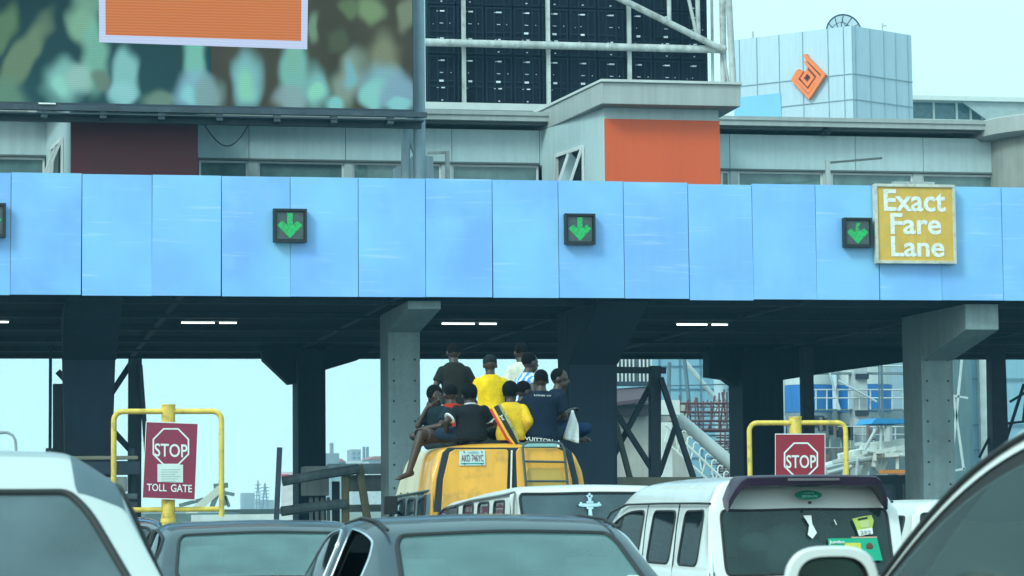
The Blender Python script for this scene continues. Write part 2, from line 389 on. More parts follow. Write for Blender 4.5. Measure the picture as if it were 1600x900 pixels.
# haunched rear beams
def haunch(pts, label, Y=62.4, d=.6):
    b = MB(); b.prism([P(x, y, Y) for x, y in pts], (0, d, 0))
    tag(b.build('haunch_beam', conc_dark), label, 'beam', 'haunched beams at the back of the canopy')
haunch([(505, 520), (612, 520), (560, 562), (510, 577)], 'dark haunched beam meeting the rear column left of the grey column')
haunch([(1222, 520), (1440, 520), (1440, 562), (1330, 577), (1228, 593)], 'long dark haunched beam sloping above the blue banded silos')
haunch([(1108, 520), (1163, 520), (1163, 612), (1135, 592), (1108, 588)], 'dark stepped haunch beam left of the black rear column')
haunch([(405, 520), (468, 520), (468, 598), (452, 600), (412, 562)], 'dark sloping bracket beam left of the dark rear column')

# braced frames beside the dark pillars
def frame_thing(name, bars, Y, label, w=.16, cat='steel frame', mat=steel_dark):
    pts = [P(x, y, Y) for s in bars for (x, y) in s[:2]]
    c = sum(pts, Vector()) / len(pts)
    t = thing(name, (c.x, Y, .16), label, cat)
    for s in bars:
        (p, q) = s[:2]; ww = s[2] if len(s) > 2 else w; dy = s[3] if len(s) > 3 else 0; mm = s[4] if len(s) > 4 else mat; nm = s[5] if len(s) > 5 else 'brace'
        b = MB(); b.bar(P(*p, Y+dy), P(*q, Y+dy), ww, up=(0, 1, 0)); b.build(nm, mm, t, bevel=.01)
    return t
olive = M('olive_steel', (0.10, 0.11, 0.085), .7, var=.25)
frame_thing('braced_frame', [((211, 560), (209, 960), .26, 0, steel_dark, 'post'), ((93, 600), (93, 960), .26, 0, steel_dark, 'post'),
    ((206, 566), (118, 700), .12, .3), ((90, 580), (212, 712), .12, .0), ((219, 570), (230, 720), .09, -.3), ((115, 640), (125, 715), .12, -.3, olive)], 51.2,
    'dark steel frame with crossed braces beside the left dark pillar')
frame_thing('braced_frame', [((1023, 572), (1023, 960), .22, 0, steel_dark, 'post'), ((931, 580), (930, 960), .24, 0, steel_dark, 'post'), ((962, 578), (1040, 579), .13, 0, steel_dark, 'top_rail'),
    ((1022, 592), (940, 748), .11, .25), ((950, 625), (1022, 738), .11, 0), ((1032, 590), (1084, 748), .11, -.3), ((1055, 668), (1030, 742), .1, .3), ((955, 635), (985, 750), .11, -.3, olive), ((948, 650), (932, 735), .09, .3),
    ((930, 752), (1098, 752), .17, -.35, M('tan_steel', (0.24, 0.22, 0.16), .7, var=.2), 'base_beam')], 51.2,
    'dark steel frame with crossed braces and tan base beam right of the yellow bus')
frame_thing('stair_frame', [((1600, 600), (1568, 700), .07), ((1578, 628), (1640, 590), .06), ((1605, 600), (1598, 660), .05), ((1568, 662), (1640, 655), .06), ((1560, 655), (1530, 715), .06), ((1640, 590), (1640, 960), .08, 0, steel_dark, 'post')], 60.3,
    'thin black steel stair frame at the far right below the canopy', cat='stair')

# crash barriers
grey_box = M('pale_barrier_box', (0.25, 0.28, 0.28), .7, var=.15, streak=.2)
def barrier1():
    Y = 50.6
    t = thing('crash_barrier', (P(525, 760, Y).x, Y, .16), 'timber and pale concrete crash barrier with leaning post left of the grey column', 'barrier')
    def bx(x0, y0, x1, y1, d, nm, m, Yo=0):
        a, c = P(x0, y1, Y+Yo), P(x1, y0, Y+Yo); b = MB(); b.box((a.x, Y+Yo, a.z), (c.x, Y+Yo+d, c.z)); b.build(nm, m, t, bevel=.02)
    bx(477, 728, 514, 775, .8, 'concrete_block', grey_box, .1)
    for k in range(4): bx(484+9*k, 777, 489+9*k, 850, .1, 'slat', grey_box, .3)
    bx(535, 742, 546, 905, .12, 'timber_post', wood, -.3); bx(520, 752, 531, 905, .12, 'timber_post', steel_dark, .2)
    bx(512, 724, 604, 741, .16, 'steel_beam', steel_blue, .0); bx(541, 742, 602, 768, .06, 'sheet_panel', grey_box, .25); bx(541, 788, 602, 800, .06, 'sheet_panel', grey_box, .25)
    b = MB(); b.bar(P(561, 727, Y-.2), P(588, 905, Y-.25), .15, .13, up=(0, 1, 0)); b.build('leaning_post', wood, t, bevel=.01)
    for (p, q) in (((442, 752), (560, 733)), ((440, 799), (540, 787))):
        b = MB(); b.tube([P(*p, Y-.55), P((p[0]+q[0])/2, (p[1]+q[1])/2-1, Y-.45), P(*q, Y-.35)], .1, 10); b.build('log_rail', M('grey_log', (0.10, 0.13, 0.14), .8, var=.25, streak=.3), t, smooth=True)
barrier1()
def barrier2():
    Y = 48.6
    t = thing('crash_barrier', (P(165, 760, Y).x, Y, .16), 'dark beam barrier with grey panel below the left dark pillar', 'barrier')
    def bx(x0, y0, x1, y1, d, nm, m, Yo=0):
        a, c = P(x0, y1, Y+Yo), P(x1, y0, Y+Yo); b = MB(); b.box((a.x, Y+Yo, a.z), (c.x, Y+Yo+d, c.z)); b.build(nm, m, t, bevel=.02)
    bx(60, 712, 216, 719, .2, 'beam', M('tan_steel', (0, 0, 0))); bx(60, 720, 219, 743, .3, 'beam', steel_dark, .05)
    bx(125, 745, 199, 769, .06, 'panel', grey_box, .1); bx(60, 771, 215, 782, .2, 'beam', M('grey_log', (0, 0, 0))); bx(60, 783, 215, 800, .25, 'beam', steel_dark, .05)
    bx(202, 700, 211, 960, .15, 'post', steel_dark, .4); bx(70, 700, 84, 960, .15, 'post', steel_dark, .4)
    p = P(150, 755, Y+.098); text_obj('lettering', 'NO', p, .24, .26, M('faded_red', (0.25, 0.08, 0.08), .7), t, bold=.01)
barrier2()

# ------------------------------------------------------------ lane signals and Exact Fare Lane sign on the fascia
screen_m = M('signal_screen', (0.06, 0.085, 0.085), .45, var=.2, scale=8)
green_led = EM('green_led_arrow', (0.012, 0.52, 0.12), 0.8, speck=.65, base=(.01, .12, .04))
def signal(px, py, w, label, broken=0):
    s = w * .5 * 46.2 / F * 1.04
    c = P(px, py, YF-.13)
    t = thing('lane_signal', (c.x, YF-.06, c.z - s), label, 'lane signal', 'green arrow signals on the blue canopy')
    b = MB(); y0 = c.y
    b.box((c.x-s, y0, c.z-s), (c.x+s, YF-.035, c.z+s)); b.build('housing', black_paint, t, bevel=.01)
    b = MB()
    for (x0, z0, x1, z1) in ((-1, .86, 1, 1), (-1, -1, 1, -.86), (-1, -.86, -.86, .86), (.86, -.86, 1, .86)):
        b.box((c.x+s*x0, y0-.05, c.z+s*z0), (c.x+s*x1, y0-.003, c.z+s*z1))
    b.build('hood', black_paint, t)
    b = MB(); q = s*.8; b.box((c.x-q, y0-.008, c.z-q), (c.x+q, y0-.004, c.z+q)); b.build('screen', screen_m, t)
    sh = .17 if broken else .17
    if broken == 2: pts = [(-.1, .68), (.2, .7), (.16, .5), (.02, .42), (.17, .1)]
    else: pts = [(-sh, .78), (sh, .78), (sh, .02)]
    pts += [(.46, .3), (.78, .02), (0, -.78), (-.78, .02), (-.46, .3)]
    pts += [(-.2, -.02), (-.14, .3)] if broken == 2 else [(-sh, .02)]
    b = MB(); b.prism([(c.x+s*.96*x, y0-.014, c.z+s*.96*z) for x, z in pts], (0, .005, 0)); b.build('arrow', green_led, t)
signal(-18, 344, 51, 'green arrow lane signal cut off by the left picture edge')
signal(453, 352.5, 51, 'green arrow lane signal above the passage beside the TOLL GATE sign')
signal(906, 358, 48, 'green arrow lane signal right above the passengers on the bus')
signal(1340, 363.5, 47, 'patchy green arrow lane signal next to the Exact Fare Lane sign', broken=2)

def fare_sign():
    Y = YF - .16; a, c = P(1368.5, 411.5, Y), P(1491.5, 289, Y)
    t = thing('fare_sign', ((a.x+c.x)/2, YF-.05, a.z), 'ochre yellow sign reading Exact Fare Lane on the blue canopy', 'sign')
    b = MB(); b.box((a.x+.03, Y, a.z+.03), (c.x-.03, YF-.035, c.z-.03)); b.build('board', M('ochre_sheet', (0.72, 0.43, 0.07), .6, var=.1, scale=3, streak=.1, dirt=(.5, .42, .2, .5)), t)
    b = MB(); w = .055
    for (x0, z0, x1, z1) in ((a.x, a.z, c.x, a.z+w), (a.x, c.z-w, c.x, c.z), (a.x, a.z+w, a.x+w, c.z-w), (c.x-w, a.z+w, c.x, c.z-w)):
        b.box((x0, Y-.03, z0), (x1, YF-.04, z1))
    b.build('sign_frame', M('weathered_white_frame', (.55, .55, .48), .6, var=.2, scale=5, dirt=(.2, .18, .12, .6)), t, bevel=.006)
    wl = M('white_lettering', (0.80, 0.82, 0.78), .5, var=.12, scale=9, dirt=(.60, .45, .16, .8))
    for s, x0, x1, y0, y1 in (('Exact', 1381, 1477, 297, 330), ('Fare', 1391.5, 1470, 334, 366), ('Lane', 1392.5, 1475, 370, 401)):
        p, q = P(x0, y1, Y), P(x1, y0, Y)
        text_obj('lettering', s, ((p.x+q.x)/2, Y-.006, (p.z+q.z)/2), q.x-p.x, q.z-p.z, wl, t, bold=.022)
    b = MB(); b.box((P(1396, 288, Y).x, Y-.02, c.z+.002), (P(1460, 288, Y).x, YF-.06, c.z+.05)); b.build('bracket', steel_grey, t)
fare_sign()

# ------------------------------------------------------------ stop signs in yellow pipe frames
red_sheet = M('red_sign_sheet', (0.33, 0.012, 0.03), .5, var=.06, scale=2, dirt=(.2, .02, .04, .4))
maroon_sheet = M('faded_maroon_sign_sheet', (0.27, 0.022, 0.06), .5, var=.06, scale=2, dirt=(.2, .03, .06, .4))
sign_white = M('sign_white', (.78, .8, .78), .5, var=.06)
def stop_sign(Y, L, RR, T, B_, postx, post_t, board, words, label, red, low=True):
    p = lambda x, y, dy=0: P(x, y, Y+dy)
    c = p(postx, 800); gx = c.x
    t = thing('stop_sign', (gx, Y, .16), label, 'sign', 'stop signs in yellow pipe frames')
    r = .043; zl = .3
    a0, a1 = p(L, T), p(RR, T); bot = p(L, B_).z
    k = .14
    def arc(cx, cz, s, e, n=6): return [Vector((cx+k*math.cos(R(s+(e-s)*i/n)), Y, cz+k*math.sin(R(s+(e-s)*i/n)))) for i in range(n+1)]
    pts = [Vector((a0.x, Y, bot - .12))] + arc(a0.x+k, a0.z-k, 180, 90) + arc(a1.x-k, a0.z-k, 90, 0) + [Vector((a1.x, Y, bot-.12))]
    b = MB(); b.tube(pts, r, 12)
    b.tube([(a0.x, Y, bot), (gx-.1, Y, bot)], r*.9, 12); b.tube([(gx+.1, Y, bot), (a1.x, Y, bot)], r*.9, 12)
    b.build('pipe_frame', yellow_pipe, t, smooth=True)
    zt = p(postx, post_t).z
    b = MB(); b.lathe([(.105, .16), (.105, zt), ], (gx, Y+.02, 0), n=20); b.build('post', yellow_pipe, t, smooth=True, angle=50)
    b = MB(); b.lathe([(.118, bot-.2), (.118, bot-.14)], (gx, Y+.02, 0), n=20); b.build('collar', yellow_pipe, t, smooth=True, angle=50); b = MB(); b.lathe([(.112, zt-.012), (.112, zt+.012)], (gx, Y+.02, 0), n=20); b.build('post_cap', yellow_pipe, t, smooth=True, angle=50)
    Yb = Y - .13
    q = [P(x, y, Yb) for x, y in board]
    b = MB(); b.prism(q, (0, .012, 0)); b.build('board', [red], t)
    b = MB()
    cq = sum(q, Vector())/4
    for i in range(4):
        p0, p1 = q[i], q[(i+1) % 4]; ins = lambda v: v + (cq-v).normalized()*.02
        b.add([Vector((v.x, Yb-.003, v.z)) for v in (p0, p1, ins(p1), ins(p0))], [(0, 1, 2, 3)])
    b.build('white_edge', sign_white, t)
    b = MB(); wb = .11
    for z in (cq.z+.25, cq.z-.25): b = MB(); b.box((gx-.2, Yb+.013, z-.03), (gx+.2, Yb+.03, z+.03)); b.build('clamp', steel_grey, t)
    rt = (q[1]-q[0]).normalized(); upv = (q[0]-q[3]).normalized()
    def at(x, y): return P(x, y, Yb-.004)
    for it in words:
        if it[0] == 'oct':
            _, cx, cy_, rx, ry = it; b = MB(); o_ = []; i_ = []
            for kk in range(8):
                an = R(22.5+45*kk); o_.append(at(cx+rx*math.cos(an), cy_-ry*math.sin(an))); i_.append(at(cx+(rx-2.6)*math.cos(an), cy_-(ry-2.6)*math.sin(an)))
            b.add(o_+i_, [(kk, (kk+1) % 8, 8+(kk+1) % 8, 8+kk) for kk in range(8)]); b.build('octagon_outline', sign_white, t)
        elif it[0] == 'paper':
            _, x0, y0, x1, y1 = it
            b = MB(); b.prism([at(x0, y0), at(x1, y0+1), at(x1, y1), at(x0, y1-1)], (0, -.004, 0)); pp = b.build('paper_notice', M('white_paper', (.66, .74, .70), .8, var=.08, scale=5), t)
            b = MB()
            for kk in range(6):
                yy = y0+9+kk*3.6; s0 = at(x0+6, yy); s1 = at(x1-4-(kk % 3)*4, yy)
                b.box((s0.x, Yb-.0105, s0.z-.004), (s1.x, Yb-.0088, s0.z+.004))
            b.build('print_line', M('grey_print', (.3, .36, .36), .8), t)
        else:
            s, x0, x1, y0, y1 = it
            pc, w, h = at((x0+x1)/2, (y0+y1)/2), (at(x1, y0)-at(x0, y0)).length, (at(x0, y0)-at(x0, y1)).length
            text_obj('lettering', s, pc, w, h, sign_white, t, bold=.012, right=rt, up=(0, 0, 1))
    return t
stop_sign(40.0, 178, 346, 643, 797, 263, 633, [(228, 658), (310, 661), (305, 782), (222, 779)],
          [('oct', 267, 698, 31, 31.5), ('STOP', 241.5, 293, 693.5, 714), ('paper', 246, 725, 286, 754), ('TOLL', 229.5, 260.5, 756, 767.5), ('GATE', 267, 300, 757, 769)],
          'maroon STOP TOLL GATE sign with a taped paper notice in yellow pipe frame', maroon_sheet)
stop_sign(42.0, 1170.5, 1321, 661, 812, 1246, 652, [(1211, 677.5), (1289.5, 677.5), (1289.5, 800), (1211, 800)],
          [('oct', 1251.5, 718, 29, 29), ('STOP', 1228.5, 1275, 711, 731.5), ('TOLL', 1218, 1247, 775, 787), ('GATE', 1254, 1284, 775, 787)],
          'bright red STOP sign in yellow pipe frame behind the white minivan spoiler', red_sheet)
# ------------------------------------------------------------ control building on top of the canopy
YW = 51.2
rubber_c = M('black_cable', (.03, .035, .04), .7)
xsp = P(843, 250, YW).x
bld = thing('control_building', (14, 54, 5.86), 'long grey panelled control building with window strip standing on the toll canopy', 'building')
ZWL, ZWR = 8.45, 8.40; ZR = 9.03
zw = lambda x: ZWL if x < xsp else ZWR
xe = P(1562, 240, YW).x
segs = [(-6, P(388, 250, YW).x), (P(388, 250, YW).x, P(842, 250, YW).x), (P(842, 250, YW).x, P(1128, 250, YW).x), (P(1128, 250, YW).x, P(1443, 250, YW).x), (P(1443, 250, YW).x, xe)]
b = MB()
joints = [-6] + [P(p, 220, YW).x for p in (389, 540, 706, 843, 1140, 1336, 1442)] + [xe]
for i in range(len(joints)-1): b.box((joints[i]+.006, YW, zw(joints[i]+.1)), (joints[i+1]-.006, YW+.12, ZR+.1))
b.box((-6, YW+.125, ZWL+.02), (xe, YW+.3, ZR+.1)); b.box((-6, YW, 5.86), (xe, YW+.3, 7.25)); b.box((xe-.3, YW+.301, 5.86), (xe, 63, ZR+.1)); b.box((-6, 62.7, 5.86), (xe-.31, 63, ZR+.1))
b.build('wall', clad, bld)
b = MB(); b.box((-6, YW-.025, ZWL-.035), (xsp, YW-.002, ZWL+.005)); b.box((xsp, YW-.025, ZWR-.035), (xe, YW-.002, ZWR+.005)); b.build('drip_strip', M('dark_trim', (.10, .12, .12), .6), bld)
ztop = P(1365, 187, 50.8).z
def roofbox(x0, x1): 
    b = MB(); b.box((x0, 50.8, ztop-.17), (x1, 63.3, ztop)); b.box((x0, 50.77, ztop-.06), (x1, 50.798, ztop+.02)); b.build('roof', clad_trim, bld)
    b = MB(); b.box((x0, 50.95, ztop-.22), (x1, 51.19, ztop-.172)); b.build('eave_soffit', M('dark_trim', (0, 0, 0)), bld)
roofbox(-6, P(1568, 190, 50.8).x)
b = MB(); b.box((-5.8, YW+1.6, 5.9), (xe-.5, YW+1.62, 8.9)); b.build('curtain', M('pale_curtain', (.30, .36, .34), .9, var=.5, scale=2.2, streak=.5), bld)
def strip_window(px0, px1, nm='window'):
    x0, x1 = P(px0, 260, YW).x, P(px1, 260, YW).x; z0, z1 = 7.25, zw(x0)-.04; w = .045
    b = MB()
    for (a, c) in (((x0, z0), (x0+w, z1)), ((x1-w, z0), (x1, z1)), ((x0+w, z1-w), (x1-w, z1)), ((x0+w, z0), (x1-w, z0+w))): b.box((a[0], YW+.05, a[1]), (c[0], YW+.11, c[1]))
    f = b.build(nm, white_frame, bld)
    b = MB(); b.box((x0+w, YW+.075, z0+w), (x1-w, YW+.085, z1-w)); b.build('pane', win_dark, f)
for p0, p1 in ((-60, 70), (311, 388), (403, 538), (551, 690), (706, 842), (1127, 1141), (1153, 1286), (1299, 1427), (1441, 1561)): strip_window(p0, p1)
def mullion(px0, px1):
    b = MB(); b.box((P(px0, 260, YW).x, YW+.01, 7.25), (P(px1, 260, YW).x, YW+.12, zw(P(px0, 260, YW).x)-.04)); b.build('mullion', M('pale_mullion', (.42, .47, .46), .5, var=.05), bld)
for p in ((388, 403), (538, 551), (690, 706), (1141, 1153), (1427, 1441), (1286, 1299)): mullion(*p)

orange_panel = M('orange_red_panel', (0.74, 0.10, 0.020), .5, var=.06, scale=.6, streak=.05)
maroon_panel = M('dark_maroon_panel', (0.14, 0.007, 0.016), .5, var=.2, scale=1)
def bay(pl, pr, pback, mat, roofpts, paneltop, win):
    zc = ztop + .12
    a, c = P(pl, 230, 48), P(pr, 230, 48); k = P(pback, 230, YW)
    xpl = a.x
    b = MB()   # splayed left wall, front wall, right wall
    b.prism([(k.x, YW, 5.86), (xpl, 48, 5.86), (c.x, 48, 5.86), (c.x, YW-.002, 5.86)], (0, 0, zc-.42-5.86)); b.build('bay_wall', clad, bld, bevel=.015)
    b = MB(); b.box((xpl+.02, 47.955, 5.9), (c.x, 47.995, paneltop)); b.build('bay_panel', mat, bld)
    if roofpts:
        b = MB(); b.prism(roofpts(zc-.42), (0, 0, .42)); b.build('bay_roof', clad_trim, bld, bevel=.01)
        top = [Vector(p) for p in roofpts(zc+.003)]; cc = sum(top, Vector())/len(top)
        b = MB(); b.prism([p + (p-cc).normalized()*.06 for p in top], (0, 0, .05)); b.build('bay_roof_flashing', M('pale_flashing', (.5, .53, .52), .5, var=.1), bld)
    # window in the splayed wall; the unlit room is a slab painted dark
    A, B_ = Vector((k.x, YW, 0)), Vector((xpl, 48, 0)); d = (B_-A).normalized(); n = Vector((d.y, -d.x, 0))
    if n.x > 0: n = -n
    t0, t1, z0, z1 = win
    L = (B_-A).length
    def w(t, z, o=0): return Vector((A.x, A.y, z)) + d*(t*L) + n*o
    b = MB(); b.hexa([w(t0, z0, -.05), w(t1, z0, -.05), w(t1, z0, .004), w(t0, z0, .004), w(t0, z1, -.05), w(t1, z1, -.05), w(t1, z1, .004), w(t0, z1, .004)]); wo = b.build('window', M('painted_dark_room', (.03, .04, .045), .4), bld)
    b = MB(); tm = (t0+t1)/2
    for p, q in (((t0, z0), (t0, z1)), ((tm, z0), (tm, z1)), ((t1, z0), (t1, z1)), ((t0, z1), (t1, z1)), ((t0, z0), (t1, z0))): b.bar(w(*p, .03), w(*q, .03), .05)
    # open top-hung sash
    for (a0, a1) in ((tm, t1), (t0, tm)):
        out = .32 if a0 == tm else .05
        q = [w(a0, z1-.03, .05), w(a1, z1-.03, .05), w(a1, z0+.25, out+.05), w(a0, z0+.25, out+.05)]
        for i in range(4): b.bar(q[i], q[(i+1) % 4], .045)
    b.build('sash', white_frame, wo)
    b = MB(); b.add([w(tm, z1-.03, .05), w(t1, z1-.03, .05), w(t1, z0+.25, .37), w(tm, z0+.25, .37)], [(0, 1, 2, 3)]); b.build('pane', win_dark, wo)
def rp_right(z):
    return [(P(940, 150, 47.55).x, 47.55, z), (P(1157, 150, 47.55).x, 47.55, z), (P(1157, 150, 47.55).x, 52.5, z), (P(838, 180, 51.6).x, 52.5, z), (P(838, 180, 51.6).x, 51.6, z)]
bay(943, 1124, 846, orange_panel, rp_right, P(1030, 187, 47.95).z, (.28, .70, 7.35, 8.50))
def rp_left(z):
    return [(P(100, 150, 47.55).x, 47.55, z), (P(322, 150, 47.55).x, 47.55, z), (P(322, 150, 47.55).x, 52.5, z), (P(70, 180, 51.6).x-.5, 52.5, z), (P(70, 180, 51.6).x-.5, 51.6, z)]
bay(109, 309, 72, maroon_panel, rp_left, P(200, 186, 47.95).z, (.35, .75, 7.35, 8.45))
# round stair tower at the right end
tx = P(1562, 240, 50.6).x + 1.7
b = MB(); b.lathe([(1.65, 5.86), (1.65, ztop-.35)], (tx, 51.2, 0), n=48); b.build('round_tower', M('tan_grey_render', (.30, .32, .29), .7, var=.1, streak=.2), bld, smooth=True, angle=50)
b = MB(); b.lathe([(1.9, ztop-.36), (1.98, ztop-.3), (1.98, ztop+.02), (1.9, ztop+.06)], (tx, 51.2, 0), n=48); b.build('round_tower_roof', clad_trim, bld, smooth=True, angle=50)

# cable sagging along the wall, flood lamp under the eave
b = MB(); b.tube([P(316 + 75*i/10, 190 + 46*math.sin(math.pi*min(1, i/10*.9)) - 14*i/10, YW-.12) for i in range(11)], .014, 5)
b.build('cable', rubber_c, bld)
b = MB(); c = P(1290, 205, YW-.2); b.ell(c, (.11, .12, .09), 12, 8); b.bar(c, c + Vector((0, .2, .1)), .04); b.build('flood_lamp', black_paint, bld, smooth=True)
# small pipe posts standing behind the canopy parapet
def posts():
    Y = 49.5
    b = MB(); p = P(1293, 250, Y); b.bar((p.x, Y, 5.86), (p.x, Y, p.z), .085); q = P(1378, 247, Y); 
    b2 = MB(); b2.bar((p.x+.05, Y, P(1293, 254, Y).z), (q.x, Y, q.z), .05, .04)
    t = thing('bracket_arm_post', (p.x, Y, 5.86), 'thin grey post with a horizontal arm left of the Exact Fare Lane sign', 'post')
    b.build('post', steel_grey, t); b2.build('arm', M('dark_trim', (0, 0, 0)), t)
    b = MB(); p = P(699, 236, Y); b.bar((p.x, Y, 5.86), (p.x, Y, p.z), .08); q = P(668, 237, Y); b.bar((p.x-.04, Y, p.z-.03), (q.x, Y, q.z-.03), .05)
    tag(b.build('hook_post', steel_grey), 'thin grey bent post right of the billboard pipe column', 'post')
posts()

# ------------------------------------------------------------ big screen facing the road
YS = 46.5
def screen():
    t = thing('led_billboard', (3.5, YS+.2, 8.85), 'huge lit screen with blurred pale blossoms and an orange square at top left', 'billboard')
    blobs = [  # cx, cy, rx, ry, colour (linear), softness -- the blurred picture shown on the screen
        (30, 105, 22, 75, (.28, .33, .20), -.55), (5, 160, 40, 30, (.22, .35, .25), 0), (0, 60, 22, 40, (.20, .28, .15), -.4),
        (130, 42, 24, 34, (.42, .60, .42), 0), (148, 90, 20, 60, (.35, .62, .50), 0), (100, 135, 32, 34, (.42, .70, .66), .2), (95, 140, 16, 18, (.50, .88, .75), 0), (125, 125, 20, 24, (.55, .72, .66), .3),
        (195, 118, 20, 40, (.45, .75, .75), 0), (190, 150, 22, 20, (.50, .80, .85), 0), (160, 132, 14, 16, (.26, .30, .24), 0), (250, 158, 30, 16, (.28, .36, .28), 0),
        (305, 85, 18, 50, (.36, .72, .60), 0), (305, 145, 30, 34, (.42, .62, .78), 0), (298, 147, 14, 14, (.45, .85, .90), 0), (325, 150, 22, 30, (.38, .48, .50), 0),
        (385, 125, 24, 48, (.40, .68, .72), 0), (385, 130, 12, 26, (.45, .85, .62), 0), (460, 110, 22, 60, (.36, .68, .62), 0), (460, 70, 14, 40, (.36, .62, .50), 0), (455, 150, 26, 22, (.45, .52, .55), .2),
        (495, 135, 20, 36, (.38, .66, .66), 0), (495, 140, 11, 17, (.48, .90, .68), 0), (545, 120, 24, 48, (.42, .45, .38), -.25), (548, 115, 12, 22, (.36, .62, .72), 0), (525, 160, 14, 14, (.4, .78, .8), 0),
        (600, 90, 26, 48, (.38, .34, .22), 0), (598, 130, 36, 34, (.40, .60, .70), 0), (582, 142, 18, 22, (.45, .82, .78), 0), (625, 140, 26, 34, (.40, .52, .68), 0), (622, 160, 16, 10, (.45, .80, .85), 0),
        (580, 8, 20, 22, (.36, .42, .22), 0), (548, 8, 16, 16, (.22, .26, .13), 0), (635, 15, 16, 28, (.36, .34, .22), 0), (490, 40, 10, 24, (.32, .40, .26), 0), (140, 0, 26, 30, (.32, .48, .36), 0), (530, 60, 18, 20, (.14, .14, .08), 0)]
    NX, NZ = 330, 150; u0, u1, v0, v1 = -60, 645, -130, 165
    bl = lambda u: 158 + .0217*u
    me_v, me_c = [], []
    o_ = P(0, bl(0), YS); ex = P(645, bl(645), YS)
    zb = (o_.z + ex.z)/2
    for j in range(NZ+1):
        v = v0 + (v1-v0)*j/NZ
        for i in range(NX+1):
            u = u0 + (u1-u0)*i/NX
            X = P(u, 120, YS).x; z = zb + (165-v)*YS/F*1.02
            me_v.append((X, YS, z))
            g = .5 + .5*noise.noise(Vector((u*.012, v*.012, 3)))
            if u < 330: c = Vector((.012, .045, .048))*(1-.4*g) + Vector((.012, .05, .06))*(g)*(v/165 if v > 0 else 0)
            else: c = Vector((.045, .048, .030))*(.7+.6*g)
            wx = 9*noise.noise(Vector((u*.035, v*.03, 9))); wy = 10*noise.noise(Vector((u*.035, v*.03, 19)))
            for (cx, cyy, rx, ry, col, tilt) in blobs:
                dx = (u+wx-cx) - tilt*(cyy-(v+wy))*-1 if tilt < 0 else (u+wx-cx); dy = v+wy-cyy
                r = math.sqrt((dx/rx)**2 + (dy/ry)**2)
                a = max(0, min(1, (1.36-r)/.80)); a = a*a*(3-2*a)*.92
                if a > 0: c = c*(1-a) + Vector((col[0]*.42, col[1]*.62, col[2]*.60))*a
            me_c.append(c)
    fs = [(j*(NX+1)+i, (j+1)*(NX+1)+i, (j+1)*(NX+1)+i+1, j*(NX+1)+i+1) for j in range(NZ) for i in range(NX)]
    me = bpy.data.meshes.new('display'); off = origin(t)
    me.from_pydata([Vector(p)-off for p in me_v], [], fs)
    ca = me.color_attributes.new('picture', 'FLOAT_COLOR', 'POINT')
    for k, c in enumerate(me_c): ca.data[k].color = (c.x, c.y, c.z, 1)
    m = bpy.data.materials.new('screen_picture'); m.use_nodes = True; n = m.node_tree; bs = n.nodes['Principled BSDF']
    at = n.nodes.new('ShaderNodeVertexColor'); at.layer_name = 'picture'
    tc = n.nodes.new('ShaderNodeTexCoord'); wv = n.nodes.new('ShaderNodeTexWave'); wv.bands_direction = 'Z'; wv.inputs['Scale'].default_value = 9; wv.inputs['Distortion'].default_value = .6; wv.inputs['Detail'].default_value = 1
    n.links.new(tc.outputs['Object'], wv.inputs[0])
    mr = n.nodes.new('ShaderNodeMapRange'); mr.inputs[3].default_value = .76; mr.inputs[4].default_value = .92; n.links.new(wv.outputs['Fac'], mr.inputs[0])
    n.links.new(at.outputs[0], bs.inputs['Emission Color']); n.links.new(mr.outputs[0], bs.inputs['Emission Strength'])
    bs.inputs['Base Color'].default_value = (.006, .006, .007, 1); bs.inputs['Roughness'].default_value = .9; bs.inputs['Specular IOR Level'].default_value = .05
    me.materials.append(m); o = bpy.data.objects.new('display', me); COL.objects.link(o); o.parent = t
    def sq(nm, pts, y, col, amp):
        b = MB(); b.prism([P(x, py, y) for x, py in pts], (0, .002, 0))
        mm = bpy.data.materials.new(nm); mm.use_nodes = True; q = mm.node_tree; bb = q.nodes['Principled BSDF']; bb.inputs['Base Color'].default_value = (.006, .006, .006, 1); bb.inputs['Specular IOR Level'].default_value = .05
        tcc = q.nodes.new('ShaderNodeTexCoord'); ww = q.nodes.new('ShaderNodeTexWave'); ww.bands_direction = 'Z'; ww.inputs['Scale'].default_value = 6; ww.inputs['Distortion'].default_value = 1.5; ww.inputs['Detail'].default_value = 2
        q.links.new(tcc.outputs['Object'], ww.inputs[0]); rr = q.nodes.new('ShaderNodeMapRange'); rr.inputs[3].default_value = 1-amp; rr.inputs[4].default_value = 1+amp; q.links.new(ww.outputs['Fac'], rr.inputs[0]); q.links.new(rr.outputs[0], bb.inputs['Emission Strength'])
        bb.inputs['Emission Color'].default_value = (*col, 1); return b.build(nm, mm, t)
    sq('picture_border', [(155, 66), (480, 77), (482, -60), (154, -60)], YS-.006, (.38, .46, .62), .06)
    sq('orange_square', [(165, 54.5), (470.5, 64), (471.5, -60), (164.5, -60)], YS-.010, (.42, .135, .040), .16)
    x0, x1 = P(-60, 120, YS).x, P(645, 120, YS).x; zt = zb + 295*YS/F*1.02
    b = MB(); b.box((x0-.03, YS+.01, zb-.04), (x1+.02, YS+.4, zt+.03)); b.box((x0-.03, YS-.03, zb-.05), (x1+.02, YS+.009, zb-.003)); b.build('cabinet', steel_dark, t)
    # catwalk under the screen
    b = MB()
    b.box((x0, YS-.10, zb-.15), (x1+.25, YS+.02, zb-.055)); b.box((x0, YS+.25, zb-.30), (x1+.2, YS+.4, zb-.2)); b.box((x0, YS-.1, zb-.215), (x1+.2, YS+.5, zb-.195))
    for k in range(8): 
        x = x0+.35+k*1.05; b.box((x, YS-.08, zb-.28), (x+.12, YS+.35, zb-.151))
    b.build('catwalk', M('blue_black_steel', (.035, .055, .075), .6, var=.3, dirt=(.12, .14, .15, .5)), t)
